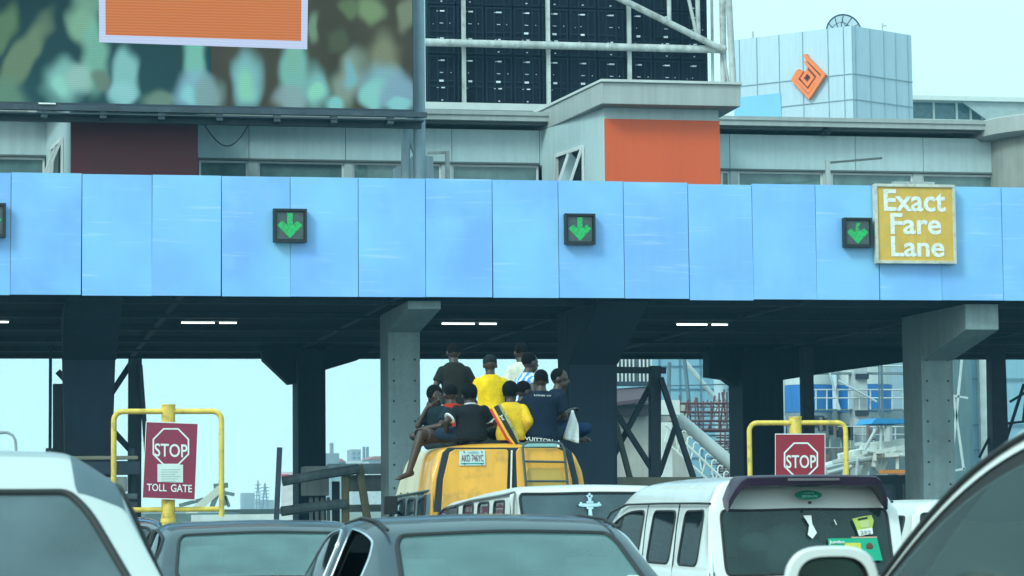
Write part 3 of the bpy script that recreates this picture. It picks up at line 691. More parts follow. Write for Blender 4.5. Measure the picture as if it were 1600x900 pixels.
    p = P(60, 161.5, YS-.12); q = P(87, 161.5, YS-.12); b = MB(); b.box((p.x, YS-.13, p.z-.012), (q.x, YS-.101, p.z+.014)); b.build('name_plate', sign_white, t)
    return zb
zb = screen()
def screen_columns():
    t = thing('pipe_column', (P(655, 270, 47.3).x, 47.3, 5.86), 'pale blue grey pipe column with gusset plates at the right end of the lit screen', 'column')
    p = P(655.5, 270, 47.3); q = P(656, -90, 47.3)
    b = MB(); b.tube([(p.x, 47.3, 5.86), (p.x, 47.3, q.z)], .118, 16); b.build('main_pipe', steel_blue, t, smooth=True)
    b = MB(); l = P(634, 270, 47.3); b.tube([(l.x, 47.3, 5.86), (l.x, 47.3, P(634, 196, 47.3).z), (l.x+.12, 47.3, P(634, 186, 47.3).z)], .085, 14); b.build('short_pipe', steel_blue, t, smooth=True)
    b = MB(); b.tube([(l.x+.02, 47.3, P(634, 205, 47.3).z), (p.x-.05, 47.3, P(650, 245, 47.3).z)], .05, 10); b.build('brace', steel_blue, t, smooth=True)
    b = MB(); z0, z1 = 5.86, P(640, 240, 47.3).z
    b.prism([(l.x-.25, 47.29, z0), (p.x+.32, 47.29, z0), (p.x+.26, 47.29, z1-.05), (p.x-.08, 47.29, z1), (l.x+.05, 47.29, z1-.12), (l.x-.25, 47.29, z1-.3)], (0, .03, 0)); b.build('gusset_plate', steel_blue, t)
    b = MB()
    for x in (644, 650):
        b.bar(P(x, -90, 47.5), P(x, 172, 47.5), .035)
    for k in range(7): b.bar(P(643, -20+k*28, 47.5), P(651, 0+k*28, 47.5), .03)
    b.build('lattice', steel_grey, t)
screen_columns()

# ------------------------------------------------------------ second screen seen from behind
def back_screen():
    Y = 55.0
    t = thing('screen_back', (P(885, 170, Y).x, Y+.3, 9.3), 'dark rear side of a screen with rows of cabinets and white label dots', 'billboard')
    cabm = M('black_blue_cabinet', (.006, .011, .022), .8, var=.25, scale=1.2, spec=.15); rib = M('cabinet_rib', (.011, .02, .036), .8, var=.2, spec=.15); dot = M('white_label', (.62, .68, .72), .5)
    zb_ = P(885, 166, Y).z; z_t = zb_ + 4.4
    x0, x1 = P(668, 100, Y).x, P(1106, 100, Y).x
    b = MB(); b.box((x0, Y+.12, zb_), (x1, Y+.3, z_t)); b.build('backing', cabm, t)
    nxc, nzc = 10, 4; w = (x1-x0)/nxc; h = (z_t-zb_)/nzc
    protos = {}; rv = random.Random(21)
    for i in range(nxc):
        for k in range(nzc):
            var = rv.randrange(4)
            if var not in protos:
                b = MB(); b.box((.004, 0, .004), (w-.004, .11, h-.004), 0)
                for x in (.03, w*.33, w*.67, w-.06): b.box((x, -.035, .02), (x+.03, -.002, h-.02), 1)
                for z in (.02, h*.34, h*.36+.1, h-.06): b.box((.02, -.03, z), (w-.02, -.004, z+.03), 1)
                for (dx, dz, ww, hh) in ((.5, .06, .05, .025), (.5, .31, .10, .03), (.36, .315, .05, .012), (.5, .44, .09, .05), (.5, .62, .08, .014), (.42, .62, .02, .02), (.5, .86, .12, .035), (.37, .865, .05, .012), (.8, .62, .015, .02), (.2, .6, .015, .015)):
                    if rv.random() < .2: continue
                    dx += rv.uniform(-.03, .03); ww *= rv.uniform(.5, 1.1)
                    b.box((w*dx-ww/2, -.045, h*dz), (w*dx+ww/2, -.036, h*dz+hh*.85), 2)
                off = Vector((x0+w*i, Y, zb_+h*k)); me_b = MB()
                me_b.v = b.v; me_b.f = b.f; me_b.m = b.m
                proto = protos[var] = me_b.build('cabinet', [cabm, rib, dot], None)
                proto.data.transform(Matrix.Translation(proto.location)); proto.parent = t; proto.location = off - origin(t)
            else:
                c = protos[var].copy(); COL.objects.link(c); c.location = Vector((x0+w*i, Y, zb_+h*k)) - origin(t)
    white_pipe = M('weathered_white_steel', (.52, .55, .54), .5, var=.15, scale=2, streak=.3, dirt=(.14, .12, .10, .8))
    for px in (725, 857, 984): 
        b = MB(); p = P(px, 160, Y-.1); b.bar((p.x, Y-.12, zb_-.1), (p.x, Y-.12, z_t), .085); b.build('upright', white_pipe, t)
    b = MB(); p, q = P(664, 66, Y-.3), P(1132, 77, Y-.3); b.tube([p, Vector((q.x, q.y, p.z))], .085, 14); b.build('cross_pipe', white_pipe, t, smooth=True)
    b = MB(); b.tube([P(945, -14, Y-.45), P(1128, 77, Y-.45)], .075, 12); b.build('diagonal_pipe', white_pipe, t, smooth=True)
    b = MB(); b.tube([P(1043, -90, Y-.32), P(1046, 36, Y-.32)], .05, 10); b.tube([P(1088, -90, Y-.32), P(1091, 58, Y-.32)], .055, 10); b.tube([P(1070, -30, Y-.35), P(1089, 58, Y-.35)], .04, 10); b.build('hanger_pipe', white_pipe, t, smooth=True)
    b = MB(); b.box((x0-.1, Y-.35, zb_-.17), (x1+.2, Y+.3, zb_-.02)); b.build('base_beam', M('pale_flashing', (0, 0, 0)), t)
    b = MB(); b.tube([P(1111, -90, Y), P(1114, 150, Y)], .035, 8); b.build('cable_pipe', white_pipe, t, smooth=True)
    t2 = thing('pipe_trestle', (P(1138, 150, Y).x, Y-.3, 6), 'pair of weathered white pipes standing at the right of the screen back', 'column')
    b = MB(); b.tube([P(1127, -90, Y-.2), P(1131.5, 158, Y-.2)], .075, 12); b.build('pipe', white_pipe, t2, smooth=True)
    b = MB(); b.tube([P(1134, -90, Y-.5), P(1147, 158, Y-.5)], .075, 12); b.build('pipe', white_pipe, t2, smooth=True)
    b = MB(); b.tube([P(1129, 74, Y-.3), P(1142, 150, Y-.3)], .03, 8); b.tube([P(1126, 78, Y-.3), P(1134, 74, Y-.3)], .06, 8); b.build('brace', white_pipe, t2, smooth=True)
back_screen()

# ------------------------------------------------------------ office block with the orange emblem
def office():
    A = PD(1331, 40, 150); B_ = PD(1146, 64, 154.4); C = PD(1424, 57, 153.3)
    zt = A.z; a = Vector((A.x, A.y, 0)); l = Vector((B_.x, B_.y, 0)); r = Vector((C.x, C.y, 0))
    t = thing('office_block', (a.x, a.y+4, 0), 'pale blue panelled office block with an orange emblem behind the toll building', 'office building')
    pan = M('pale_blue_panel', (.46, .58, .66), .45, var=.05, scale=.15, streak=.08); blu = M('sky_blue_panel', (.20, .48, .80), .4, var=.08, scale=.2); jt = M('panel_joint', (.24, .33, .38), .7)
    bk = l + (r - a)
    b = MB(); b.prism([a, l, bk, r], (0, 0, zt)); b.build('wall', pan, t)
    def face(p, q, cols, rows, nrm):
        b = MB(); d = q-p
        for u in cols:
            v = p + d*u + nrm*.02; b.bar(Vector((v.x, v.y, 10)), Vector((v.x, v.y, zt)), .035, .04)
        for z in rows: b.bar(p + nrm*.02 + Vector((0, 0, z)), q + nrm*.02 + Vector((0, 0, z)), .05, .05)
        b.build('panel_joint', jt, t)
    nl = (a-l).cross(Vector((0, 0, 1))).normalized(); nr = (r-a).cross(Vector((0, 0, 1))).normalized()
    if nl.y > 0: nl = -nl
    if nr.y > 0: nr = -nr
    zz = lambda py: zat(py, a.x, a.y)
    rows = [zz(115), zz(155)]
    face(a, l, [.0, .07, .2, .41, .61, .80, .95], rows, nl); face(a, r, [.05, .29, .52, .72, .93], rows, nr)
    # blue glazed corner at the far left
    d = l-a; b = MB(); p0 = a+d*.955+nl*.03; p1 = a+d*1.0+nl*.03; p2 = a+d*.60+nl*.03
    b.prism([p2+Vector((0, 0, zz(200))), p1+Vector((0, 0, zz(200))), p1+Vector((0, 0, zz(133))), p2+Vector((0, 0, zz(133)))], nl*.03); b.build('blue_panel', blu, t)
    # emblem, drawn in the wall's own plane
    em = M('orange_emblem', (.90, .19, .025), .45, var=.05); ems = M('orange_emblem_side', (.35, .07, .02), .5)
    dd = (l-a).normalized()
    def hit(px, py, o):
        d = ray(px, py); pl = a + nl*o; k = (pl-CAM).dot(nl)/d.dot(nl); return CAM + d*k
    T = lambda v: hit(1230 + v.x/10.46, 78 + v.y/10.46, .0)
    def strip(pts, th, closed, o):
        pts = [Vector(p) for p in pts]; n = len(pts); Lf, Rt = [], []
        for i, p in enumerate(pts):
            d0 = (p - pts[i-1]).normalized() if (i > 0 or closed) else (pts[1]-p).normalized()
            d1 = (pts[(i+1) % n] - p).normalized() if (i < n-1 or closed) else d0
            n0 = Vector((-d0.y, d0.x)); n1 = Vector((-d1.y, d1.x)); m = (n0+n1).normalized(); k = th/2/max(.45, m.dot(n0))
            Lf.append(p + m*k); Rt.append(p - m*k)
        b = MB()
        for i in range(n if closed else n-1):
            j = (i+1) % n
            b.prism([T(Lf[i])+nl*o, T(Lf[j])+nl*o, T(Rt[j])+nl*o, T(Rt[i])+nl*o], nl*.28)
        return b
    for pl, th, cl in (([(330, 85), (345, 130), (632, 418), (392, 780), (135, 502), (215, 362), (245, 352)], 52, False), ([(345, 190), (350, 225), (552, 448), (386, 690), (194, 492), (285, 350)], 46, False), ([(366, 362), (455, 462), (372, 580), (283, 476)], 46, True)):
        strip(pl, th, cl, .06).build('emblem', em, t)
    b = MB(); b.prism([T(Vector(p))+nl*.03 for p in ((330, 140), (600, 420), (390, 730), (180, 500), (240, 380), (350, 350))], nl*.06); b.build('emblem_gap_backing', M('emblem_dark', (.16, .06, .04), .6), t)  # dark brown plate filling the gaps between the emblem strips
    # dish behind the parapet
    c = PD(1318.5, 51, 152.5)
    ds = thing('satellite_dish', (c.x, c.y, zt), 'dark mesh satellite dish on the roof of the pale blue office block', 'satellite dish')
    rr = 28.5*152.5/F; b = MB()
    ring = lambda q, k: [c + Vector((math.cos(2*math.pi*i/32)*q, k, math.sin(2*math.pi*i/32)*q)) for i in range(32)]
    b.tube(ring(rr, 0), .05, 6, closed=True); b.tube(ring(rr*.62, .35), .022, 6, closed=True)
    for k in range(12):
        an = 2*math.pi*k/12; b.tube([c+Vector((0, .55, 0)), c+Vector((math.cos(an)*rr*.6, .35, math.sin(an)*rr*.6)), c+Vector((math.cos(an)*rr, 0, math.sin(an)*rr))], .03, 6)
    b.build('dish_ribs', steel_dark, ds)
    b = MB(); vs = []; fs = []
    for q, k in ((rr, 0), (rr*.62, .33), (.02, .52)): vs += ring(q, k)
    for i in range(2):
        for k in range(32): fs.append((i*32+k, i*32+(k+1) % 32, (i+1)*32+(k+1) % 32, (i+1)*32+k))
    b.add(vs, fs); b.build('dish_mesh', M('dish_mesh', (.20, .26, .28), .6, alpha=.45), ds)
    f = c + Vector((0, -.5, .25)); b = MB(); b.ell(f, (.13, .16, .13)); 
    for k in (200, 320, 90): b.tube([f, c+Vector((math.cos(R(k))*rr*.7, .2, math.sin(R(k))*rr*.7))], .022, 5)
    b.build('feed_horn', steel_dark, ds); b = MB(); b.tube([(c.x, c.y+.3, zt-.1), (c.x, c.y+.45, c.z)], .1, 8); b.build('mount', steel_dark, ds)
    p = PD(1379, 47, 152.6); b = MB(); b.tube([(p.x, p.y, zt-.1), (p.x, p.y, PD(1379, 36, 152.6).z)], .05, 6); b.bar((p.x-.05, p.y, PD(1379, 37, 152).z), (p.x+.25, p.y, PD(1379, 37, 152).z), .08); tag(b.build('roof_mast', steel_grey), 'tiny mast on the right roof edge of the office block', 'mast')
    p = PD(1176.5, 62, 154); b = MB(); b.tube([(p.x, p.y, zt-.3), (p.x, p.y, PD(1176.5, 49, 154).z)], .06, 6); tag(b.build('roof_vent_pipe', steel_grey), 'short pipe on the left roof end of the office block', 'pipe')
office()
def pavilion():
    Y = 172
    a, c = P(1405, 155, Y), P(1700, 152, Y)
    t = thing('glass_pavilion', ((a.x+c.x)/2, Y+3, 0), 'flat roofed glazed building right of the pale blue office block', 'building')
    wf = M('white_fascia', (.62, .66, .64), .5, var=.05); zt = P(1500, 150, Y).z; zl = P(1500, 157, Y).z; zb_ = P(1500, 188, Y).z
    b = MB(); b.box((a.x, Y, zl), (c.x, Y+12, zt)); b.build('roof', wf, t)
    b = MB(); b.prism([(P(1505, 160, Y).x, Y+.3, zl-.003), (c.x, Y+.3, zl-.003), (c.x, Y+.3, zb_+.1), (P(1545, 185, Y).x, Y+.3, zb_+.1)], (0, .2, 0)); b.build('gable_wall', M('grey_gable', (.36, .42, .42), .6), t)
    b = MB(); b.box((a.x, Y+1.2, zb_-8), (c.x, Y+1.25, zl-.01)); b.build('glazing', GLASS('far_glass', (.1, .14, .15), (.10, .17, .18), .8), t)
    b = MB(); b.box((a.x, Y+1.9, 0), (c.x, Y+11.5, zb_-.5)); b.build('wall', wf, t)
    b = MB()
    for px in (1427, 1466, 1502, 1524, 1542, 1575, 1610): x = P(px, 170, Y).x; b.box((x, Y+1.05, zb_-8), (x+.14, Y+1.19, zl-.01))
    b.box((a.x, Y+1.0, zb_+.12), (c.x, Y+1.04, zb_+.22))
    for k in range(14): x = a.x+.3+k*.35; b.box((x, Y+.98, zb_-.6), (x+.03, Y+.995, zb_+.12))
    b.build('mullion', wf, t)
pavilion()
# ------------------------------------------------------------ construction site and skyline beyond the canopy
def slab(px0, py0, px1, py1, Y, depth, name, mat, parent=None, to_ground=False):
    a, c = P(px0, py1, Y), P(px1, py0, Y); b = MB(); b.box((a.x, Y, 0 if to_ground else a.z), (c.x, Y+depth, c.z)); return b.build(name, mat, parent)
pale_blue_wall = M('pale_blue_wall', (.25, .45, .56), .55, var=.06, scale=.1, streak=.1)
grey_net = M('grey_site_net', (.12, .20, .22), .8, var=.15, scale=.3, streak=.2)
def far_things():
    Y = 150
    t = thing('clad_building', (P(1090, 700, Y).x, Y+6, 0), 'large pale blue clad building behind the red scaffold and the braced frame', 'building')
    slab(985, 470, 1180, 800, Y, 12, 'wall', pale_blue_wall, t, True)
    b = MB()
    for k in range(7): a, c = P(985, 500+k*36, Y-.05), P(1180, 500+k*36, Y-.05); b.bar(a, Vector((c.x, c.y, a.z)), .06)
    for k in range(6): a = P(1000+k*32, 700, Y-.05); b.bar((a.x, Y-.05, 0), (a.x, Y-.05, P(1000, 480, Y).z), .06)
    b.build('panel_joint', M('blue_joint', (.10, .22, .30), .6), t)
    t = thing('clad_building', (P(1560, 700, 120).x, 124, 0), 'tall pale blue building with grey netting at the far right behind the canopy', 'building')
    slab(1506, 430, 1750, 800, 120, 8, 'wall', pale_blue_wall, t, True); slab(1536, 430, 1552, 800, 119.6, .39, 'pale_strip', M('pale_strip', (.50, .56, .54), .6), t, True)
    slab(1480, 430, 1514, 800, 119, .55, 'netting', grey_net, t, True)
    b = MB()
    for py in (592, 664, 703): a, c = P(1514, py, 119.9), P(1740, py, 119.9); b.bar(a, Vector((c.x, c.y, a.z)), .06)
    b.build('panel_joint', M('blue_joint', (0, 0, 0)), t)
    b = MB()
    for (p, q) in (((1503, 560), (1489, 700)), ((1490, 620), (1506, 735)), ((1488, 618), (1512, 622)), ((1488, 736), (1508, 732))): b.bar(P(*p, 118), P(*q, 118), .10)
    tag(b.build('scaffold_braces', M('galvanised_tube', (.5, .56, .56), .45)), 'crossed pale scaffold tubes right of the right grey column', 'scaffold')
    # brown roofed house with balcony glazing
    Y = 105
    t = thing('brown_roof_house', (P(990, 700, Y).x, Y+4, 0), 'cream house with a brown roof and balcony columns seen through the braced frame', 'house')
    slab(945, 628, 1075, 800, Y+.6, 8, 'wall', M('cream_wall', (.46, .44, .40), .7, var=.08, streak=.1), t, True)
    b = MB(); p = [P(930, 632, Y-.6), P(1018, 621, Y-.6), P(1025, 603, Y+3), P(935, 609, Y+3)]; b.prism(p, (0, 0, -.15)); b.build('roof', M('brown_roof', (.085, .05, .065), .7, var=.2), t)
    slab(940, 632, 1016, 650, Y, .55, 'eave_band', M('brown_fascia', (.07, .045, .055), .7), t)  # dark brown band set below the roof edge
    slab(945, 560, 1015, 602, Y+3.2, .3, 'upper_wall', M('upper_glazing', (.09, .13, .14), .5, var=.2), t)
    b = MB()
    for k in range(9): a = P(966+k*6.0 + (4 if k > 4 else 0), 600, Y+3.1); b.bar((a.x, Y+3.1, a.z), (a.x, Y+3.1, P(970, 560, Y+3.1).z), .06)
    b.build('balcony_column', white_frame, t)
    slab(963, 596, 1014, 603, Y+2.6, .4, 'balcony_slab', steel_dark, t)
    # red scaffold
    Y = 98; redst = M('rusty_red_tube', (.14, .055, .06), .6, var=.3, scale=1.5)
    t = thing('red_scaffold', (P(1110, 745, Y).x, Y+1, 0), 'rusty red scaffold platform and tower left of the black rear column', 'scaffold')
    b = MB(); rnd = random.Random(3)
    for k in range(9):
        px = 1062+k*12.3; top = 622+rnd.uniform(-10, 14)
        for d in (0, 1.6): b.tube([P(px, top, Y+d), P(px, 672, Y+d)], .035, 5)
    for py in (630, 643, 657, 671):
        for d in (0, 1.6): b.tube([P(1058+rnd.uniform(0, 12), py, Y+d), P(1150-rnd.uniform(0, 12), py+rnd.uniform(-2, 2), Y+d)], .035, 5)
    for k in range(4): b.tube([P(1066+k*20, 670, Y), P(1086+k*20, 625, Y)], .025, 5)
    for k in range(9):
        for py in (630, 643, 657, 671): b.tube([P(1062+k*12.3, py, Y), P(1062+k*12.3, py, Y) + Vector((0, 1.6, 0))], .03, 5)
    for py in (636, 650, 664): b.tube([P(1060+rnd.uniform(0, 20), py, Y+.8), P(1150-rnd.uniform(0, 20), py, Y+.8)], .028, 5)
    for k in range(6): p = P(1066+k*14+rnd.uniform(-3, 3), 671, Y+.6); b.tube([p, p + Vector((rnd.uniform(-.3, .3), 0, rnd.uniform(.8, 1.6)))], .04, 5)
    b.build('upper_tubes', redst, t)
    b = MB(); a, c = P(1080, 674, Y), P(1150, 671, Y); b.box((a.x, Y, a.z), (c.x, Y+1.7, c.z)); b.build('platform', redst, t)
    b = MB()
    for k in range(6):
        px = 1122+k*7.4
        for d in (0, 1.2): b.tube([P(px+ (4 if k < 3 else -2), 674, Y+d), P(px, 800, Y+d)], .032, 5)
    for k in range(12):
        py = 680+k*9; 
        for d in (0, 1.2): b.tube([P(1119, py, Y+d), P(1164, py+1, Y+d)], .026, 5)
        if k % 2: b.tube([P(1119, py, Y), P(1164, py+18, Y)], .02, 5)
        else: b.tube([P(1164, py, Y), P(1119, py+18, Y)], .02, 5)
        for q in range(6): b.tube([P(1122+q*7.4, py, Y), P(1122+q*7.4, py, Y) + Vector((0, 1.2, 0))], .022, 5)
        b.tube([P(1119, py+4, Y+.6), P(1164, py+5, Y+.6)], .03, 5)
    b.build('tower_tubes', redst, t)
    grey_tube = M('galvanised_tube', (0, 0, 0))
    # crane jib / big pipe
    b = MB(); b.tube([P(1058, 652, 88), P(1170, 748, 88)], [.22, .24], 16)
    tag(b.build('discharge_pipe', M('dusty_white_pipe', (.52, .57, .56), .45, var=.1, scale=.6, streak=.1), smooth=True), 'thick pale pipe slanting down to the right behind the braced frame', 'pipe')
    t = thing('conveyor_truss', (P(1090, 745, 86).x, 86, 0), 'white lattice conveyor slanting below the thick pale pipe', 'conveyor')
    b = MB(); wp = M('white_machine_paint', (.66, .70, .66), .45, var=.1)
    tops = [(1045+k*9.5, 668+k*9.0) for k in range(11)]
    for d in (0, .8):
        b.tube([P(1040, 664, 86+d), P(1150, 768, 86+d)], .05, 6); b.tube([P(1040, 690, 86+d), P(1130, 772, 86+d)], .05, 6)
        for i, (x, y) in enumerate(tops): b.tube([P(x, y, 86+d), P(x-2+ (6 if i % 2 else -4), y+22, 86+d)], .03, 5)
    b.build('lattice', wp, t)
    b = MB()
    for (x, y) in tops[1:]: b.tube([P(x, y, 86), P(x+1, y-10, 86), P(x+4, y-13, 86), P(x+8, y-10, 86)], .03, 5)
    b.build('hoop_rail', wp, t)
    b = MB(); a, c = P(1030, 648, 87), P(1062, 625, 87); b.box((a.x, 87, a.z), (c.x, 88.5, c.z)); b.build('head_house', wp, t)
    b = MB(); p = P(1040, 660, 86.4); b.bar((p.x, 86.4, 0), (p.x, 86.4, p.z), .35); b.build('leg', wp, t)
    # mast crane lines
    b = MB(); b.tube([P(1124, 560, 110), P(1131, 760, 110)], .30, 12); b.build
    t = thing('site_mast', (P(1127, 750, 110).x, 110, 0), 'pale mast with stay cables and an inclined boom above the red scaffold', 'mast')
    b.build('mast', M('pale_mast', (.42, .55, .60), .5), t, smooth=True)
    b = MB(); b.tube([P(1062, 555, 108), P(1122, 627, 108)], .10, 8); b.build('boom', grey_tube, t, smooth=True)
    b = MB()
    for (p, q) in (((1069, 560), (1078, 640)), ((1046, 566), (1043, 690)), ((1160, 612), (1130, 660))): b.tube([P(*p, 107), P(*q, 107)], .09, 6)
    for (p, q) in (((1040, 603), (1150, 600)), ((1130, 620), (1160, 680)), ((1095, 580), (1096, 640))): b.tube([P(*p, 107), P(*q, 107)], .03, 5)
    b.build('stay', M('blue_dark_stay', (.10, .16, .2), .5), t)
    # silos
    Y = 90
    t = thing('silo_plant', (P(1340, 740, Y).x, Y+3, 0), 'concrete plant silos with bright blue bands behind the right stop sign', 'silo')
    sil = M('silo_grey', (.21, .27, .29), .5, var=.1, scale=.4, streak=.15); sw = M('silo_white', (.55, .62, .62), .5, var=.07, streak=.1); sb = M('silo_blue', (.022, .17, .47), .45, var=.08, streak=.1)
    for (p0, p1) in ((1268, 1340), (1352, 1436)):
        a, c = P(p0, 700, Y), P(p1, 700, Y); r = (c.x-a.x)/2; cx = (a.x+c.x)/2; z = lambda py: P(1330, py, Y).z
        b = MB(); b.lathe([(r, z(660)), (r, z(640.5))], (cx, Y+3, 0), n=32); b.lathe([(.5, z(760)), (r*.97, z(661)), (r*.97, z(640))], (cx, Y+3, 0), n=32); b.build('hopper', sil, t, smooth=True)
        b = MB(); b.lathe([(r+.02, z(640)), (r+.02, z(596.5))], (cx, Y+3, 0), n=32); b.build('blue_band', sb, t, smooth=True)
        b = MB(); b.lathe([(r, z(596)), (r, z(540)), (.4, z(510))], (cx, Y+3, 0), n=32); b.build('white_top', sw, t, smooth=True)
    slab(1262, 640, 1440, 800, Y+6, .5, 'back_wall', sil, t, True)
    for (p0, p1) in ((1338.5, 1354),):
        slab(p0, 540, p1, 800, Y-.8, .6, 'lift_shaft', M('pale_shaft', (.50, .55, .56), .5, var=.06, streak=.1), t, True)
        b = MB()
        for py in (588, 645): b = MB(); a, c = P(p0-1, py+4, Y-.9), P(p1+3, py-4, Y-.9); b.box((a.x, Y-.95, a.z), (c.x, Y-.81, c.z)); b.build('shaft_collar', steel_dark, t)
    b = MB()
    for py in (583, 640): a, c = P(1266, py+1.5, Y-.6), P(1440, py-1.5, Y-.6); b.box((a.x, Y-.6, a.z), (c.x, Y-.2, c.z))
    b.build('walkway', sil, t)
    b = MB()
    for py in (609, 622, 667, 679, 572, 700):
        b.tube([P(1272, py, Y-1), P(1440, py, Y-1)], .03, 5)
    for k in range(10): b.tube([P(1275+k*17, 609, Y-1), P(1275+k*17, 640, Y-1)], .03, 5); b.tube([P(1280+k*17, 667, Y-1), P(1280+k*17, 700, Y-1)], .03, 5)
    b.tube([P(1291, 562, Y-1.2), P(1312, 640, Y-1.2)], .04, 5)
    b.tube([P(1310, 595, Y-1.2), P(1370, 628, Y-1.2)], .04, 5)
    b.build('guard_rail', grey_tube, t)
    b = MB(); r2 = random.Random(11)
    for k in range(16):
        x, y = r2.uniform(1268, 1330) if k % 2 else r2.uniform(1356, 1405), r2.uniform(650, 720)
        p = P(x, y, Y-1.6); q = P(x+r2.uniform(-14, 14), y+r2.uniform(8, 34), Y-1.6); b.tube([p, Vector((p.x, p.y, q.z)), q], r2.uniform(.03, .07), 6)
    for k in range(7): p = P(1270+k*9, 700, Y-1.4); b.tube([p, Vector((p.x, p.y, 0))], .05, 6)
    b.build('pipework', M('rusty_pipe', (.16, .13, .12), .6, var=.4, scale=1.5), t)
    b = MB()
    for k in range(5): a = P(1268+k*14, 668+5*k, Y-1.3); b.box((a.x, Y-1.3, a.z), (a.x+r2.uniform(.2, .5), Y-1, a.z+r2.uniform(.15, .5)))
    b.build('control_box', steel_dark, t)
    b = MB(); b.tube([P(1377, 560, Y-2), P(1379, 660, Y-2)], .05, 6); b.tube([P(1373, 560, Y-2), P(1374, 650, Y-2)], .03, 6); b.build('vent_pipe', M('blue_dark_stay', (0, 0, 0)), t)
    t = thing('tube_scaffold', (P(1243, 680, 96).x, 96.5, 0), 'pale tube scaffold in front of a white wall beside the black rear column', 'scaffold')
    slab(1228, 560, 1262, 800, 97.5, .4, 'sheeting', M('white_sheeting', (.50, .56, .56), .8, var=.1), t, True)
    b = MB()
    for px in (1229, 1234, 1240, 1254): b.tube([P(px, 560, 96), P(px, 800, 96)], .035, 5)
    for k in range(9): b.tube([P(1228, 590+k*14, 96), P(1257, 588+k*14, 96)], .03, 5)
    b.tube([P(1240, 597, 96), P(1256, 607, 96)], .03, 5); b.build('tubes', steel_dark, t)
    slab(1238, 641, 1258, 648, 95, 1, 'deck', sil, t)
    # concrete pump lorry with blue canopy
    Y = 76
    t = thing('concrete_pump', (P(1350, 745, Y).x, Y, 0), 'white concrete pump boom with pipes under a small blue canopy beside the right grey column', 'machine')
    b = MB()
    for (p, q, w) in (((1285, 738), (1378, 712), .22), ((1290, 728), (1330, 715), .18), ((1330, 712), (1412, 705), .34), ((1345, 700), (1412, 692), .28), ((1362, 715), (1345, 745), .2), ((1358, 715), (1384, 748), .22), ((1384, 718), (1372, 748), .16), ((1320, 735), (1300, 745), .25), ((1310, 714), (1350, 704), .2)):
        b.bar(P(*p, Y), P(*q, Y), w, w, up=(0, 1, 0))
    b.build('boom', wp, t, bevel=.03)
    b = MB()
    for i, (p, q, r) in enumerate((((1290, 731), (1376, 710), .11), ((1292, 739), (1330, 729), .09), ((1377, 665), (1376, 712), .05), ((1388, 665), (1388, 690), .13), ((1370, 668), (1350, 704), .05), ((1340, 716), (1338, 745), .05), ((1322, 720), (1318, 745), .05), ((1355, 705), (1410, 712), .06))):
        b.tube([P(*p, Y-.35-.02*i), P(*q, Y-.35-.02*i)], r, 8)
    b.build('hydraulic_pipe', grey_tube, t, smooth=True)
    b = MB()
    for k in range(12): 
        x, y = rnd.uniform(1305, 1405), rnd.uniform(693, 714); p = P(x, y, Y-.4+rnd.uniform(-.1, .1)); b.bar(p, p + (Vector((rnd.uniform(.2, .6), 0, rnd.uniform(.02, .10))) if k % 2 else Vector((0, 0, -rnd.uniform(.2, .5)))), rnd.uniform(.07, .15))
    b.bar(P(1300, 722, Y-.4), P(1408, 700, Y-.4), .1); b.build('fitting', wp, t)
    b = MB(); a, c = P(1362, 662, Y-.6), P(1420, 655, Y-.6); b.prism([(a.x, Y-.6, a.z), (a.x+.15, Y-.6, c.z+.04), (c.x, Y-.6, c.z), (c.x, Y-.6, a.z)], (0, 1.6, 0)); b.build('blue_canopy', M('blue_canvas', (.03, .26, .55), .7, var=.1), t)
    om = M('orange_machine_paint', (.70, .24, .04), .5, var=.1); b = MB()
    a, c = P(1380, 740, Y-1), P(1418, 734, Y-1); b.box((a.x, Y-1, a.z), (c.x, Y-.6, c.z)); a, c = P(1404, 800, Y-1.05), P(1411, 741, Y-1.05); b.box((a.x, Y-1.05, a.z), (c.x, Y-.7, c.z)); b.build('orange_frame', om, t)
    b = MB(); a, c = P(1300, 900, Y), P(1412, 744, Y); b.box((a.x, Y-.3, .5), (c.x, Y+1.5, c.z)); b.build('chassis', steel_dark, t); b = MB()
    for k in range(4): b.lathe([(.5, -.15), (.5, .15)], (a.x+.6+k*1.6 if a.x+.6+k*1.6 < c.x else c.x-.5, Y-.45, .5), axis='y', n=18)
    b.build('wheel', black_paint, t)
    b = MB(); a, c = P(1345, 757, 60), P(1418, 742, 60); b.box((a.x, 60, a.z), (c.x, 60.3, c.z)); b.box((a.x+.1, 60.05, .16), (a.x+.3, 60.25, a.z)); b.box((c.x-.3, 60.05, .16), (c.x-.1, 60.25, a.z))
    tag(b.build('barrier_beam', steel_dark), 'dark beam barrier below the concrete pump left of the right grey column', 'barrier')

    # left side: slanting excavator arm, pole, lamp, skyline
    t = thing('crane_arm', (P(320, 790, 110).x, 110, 0), 'cream crane arm slanting up behind the TOLL GATE sign frame', 'crane')
    b = MB(); b.bar(P(292, 808, 110), P(344, 763, 110), .32, .3, up=(0, 1, 0)); b.build('arm', M('cream_arm', (.62, .62, .52), .5, var=.1), t)
    gd = M('grey_green_steel', (.13, .19, .18), .6, var=.2); b = MB()
    for (p, q, w) in (((334, 760), (356, 758), .22), ((345, 752), (352, 790), .2), ((352, 770), (366, 773), .14), ((340, 770), (330, 795), .2), ((280, 790), (318, 780), .16), ((352, 775), (358, 792), .12)): b.bar(P(*p, 110), P(*q, 110), w, .25, up=(0, 1, 0))
    b.build('head', gd, t); b = MB(); a = P(280, 804, 110); b.box((a.x-1.5, 109, .2), (a.x+2.5, 112, a.z+.05)); b.build('carriage', gd, t)
    b = MB(); b.bar(P(437, 699, 46) , P(431, 830, 46), .09, .09, up=(0, 1, 0)); q = P(431, 830, 46); b.bar(q, Vector((q.x-.03, q.y, 0)), .09, .09, up=(0, 1, 0))
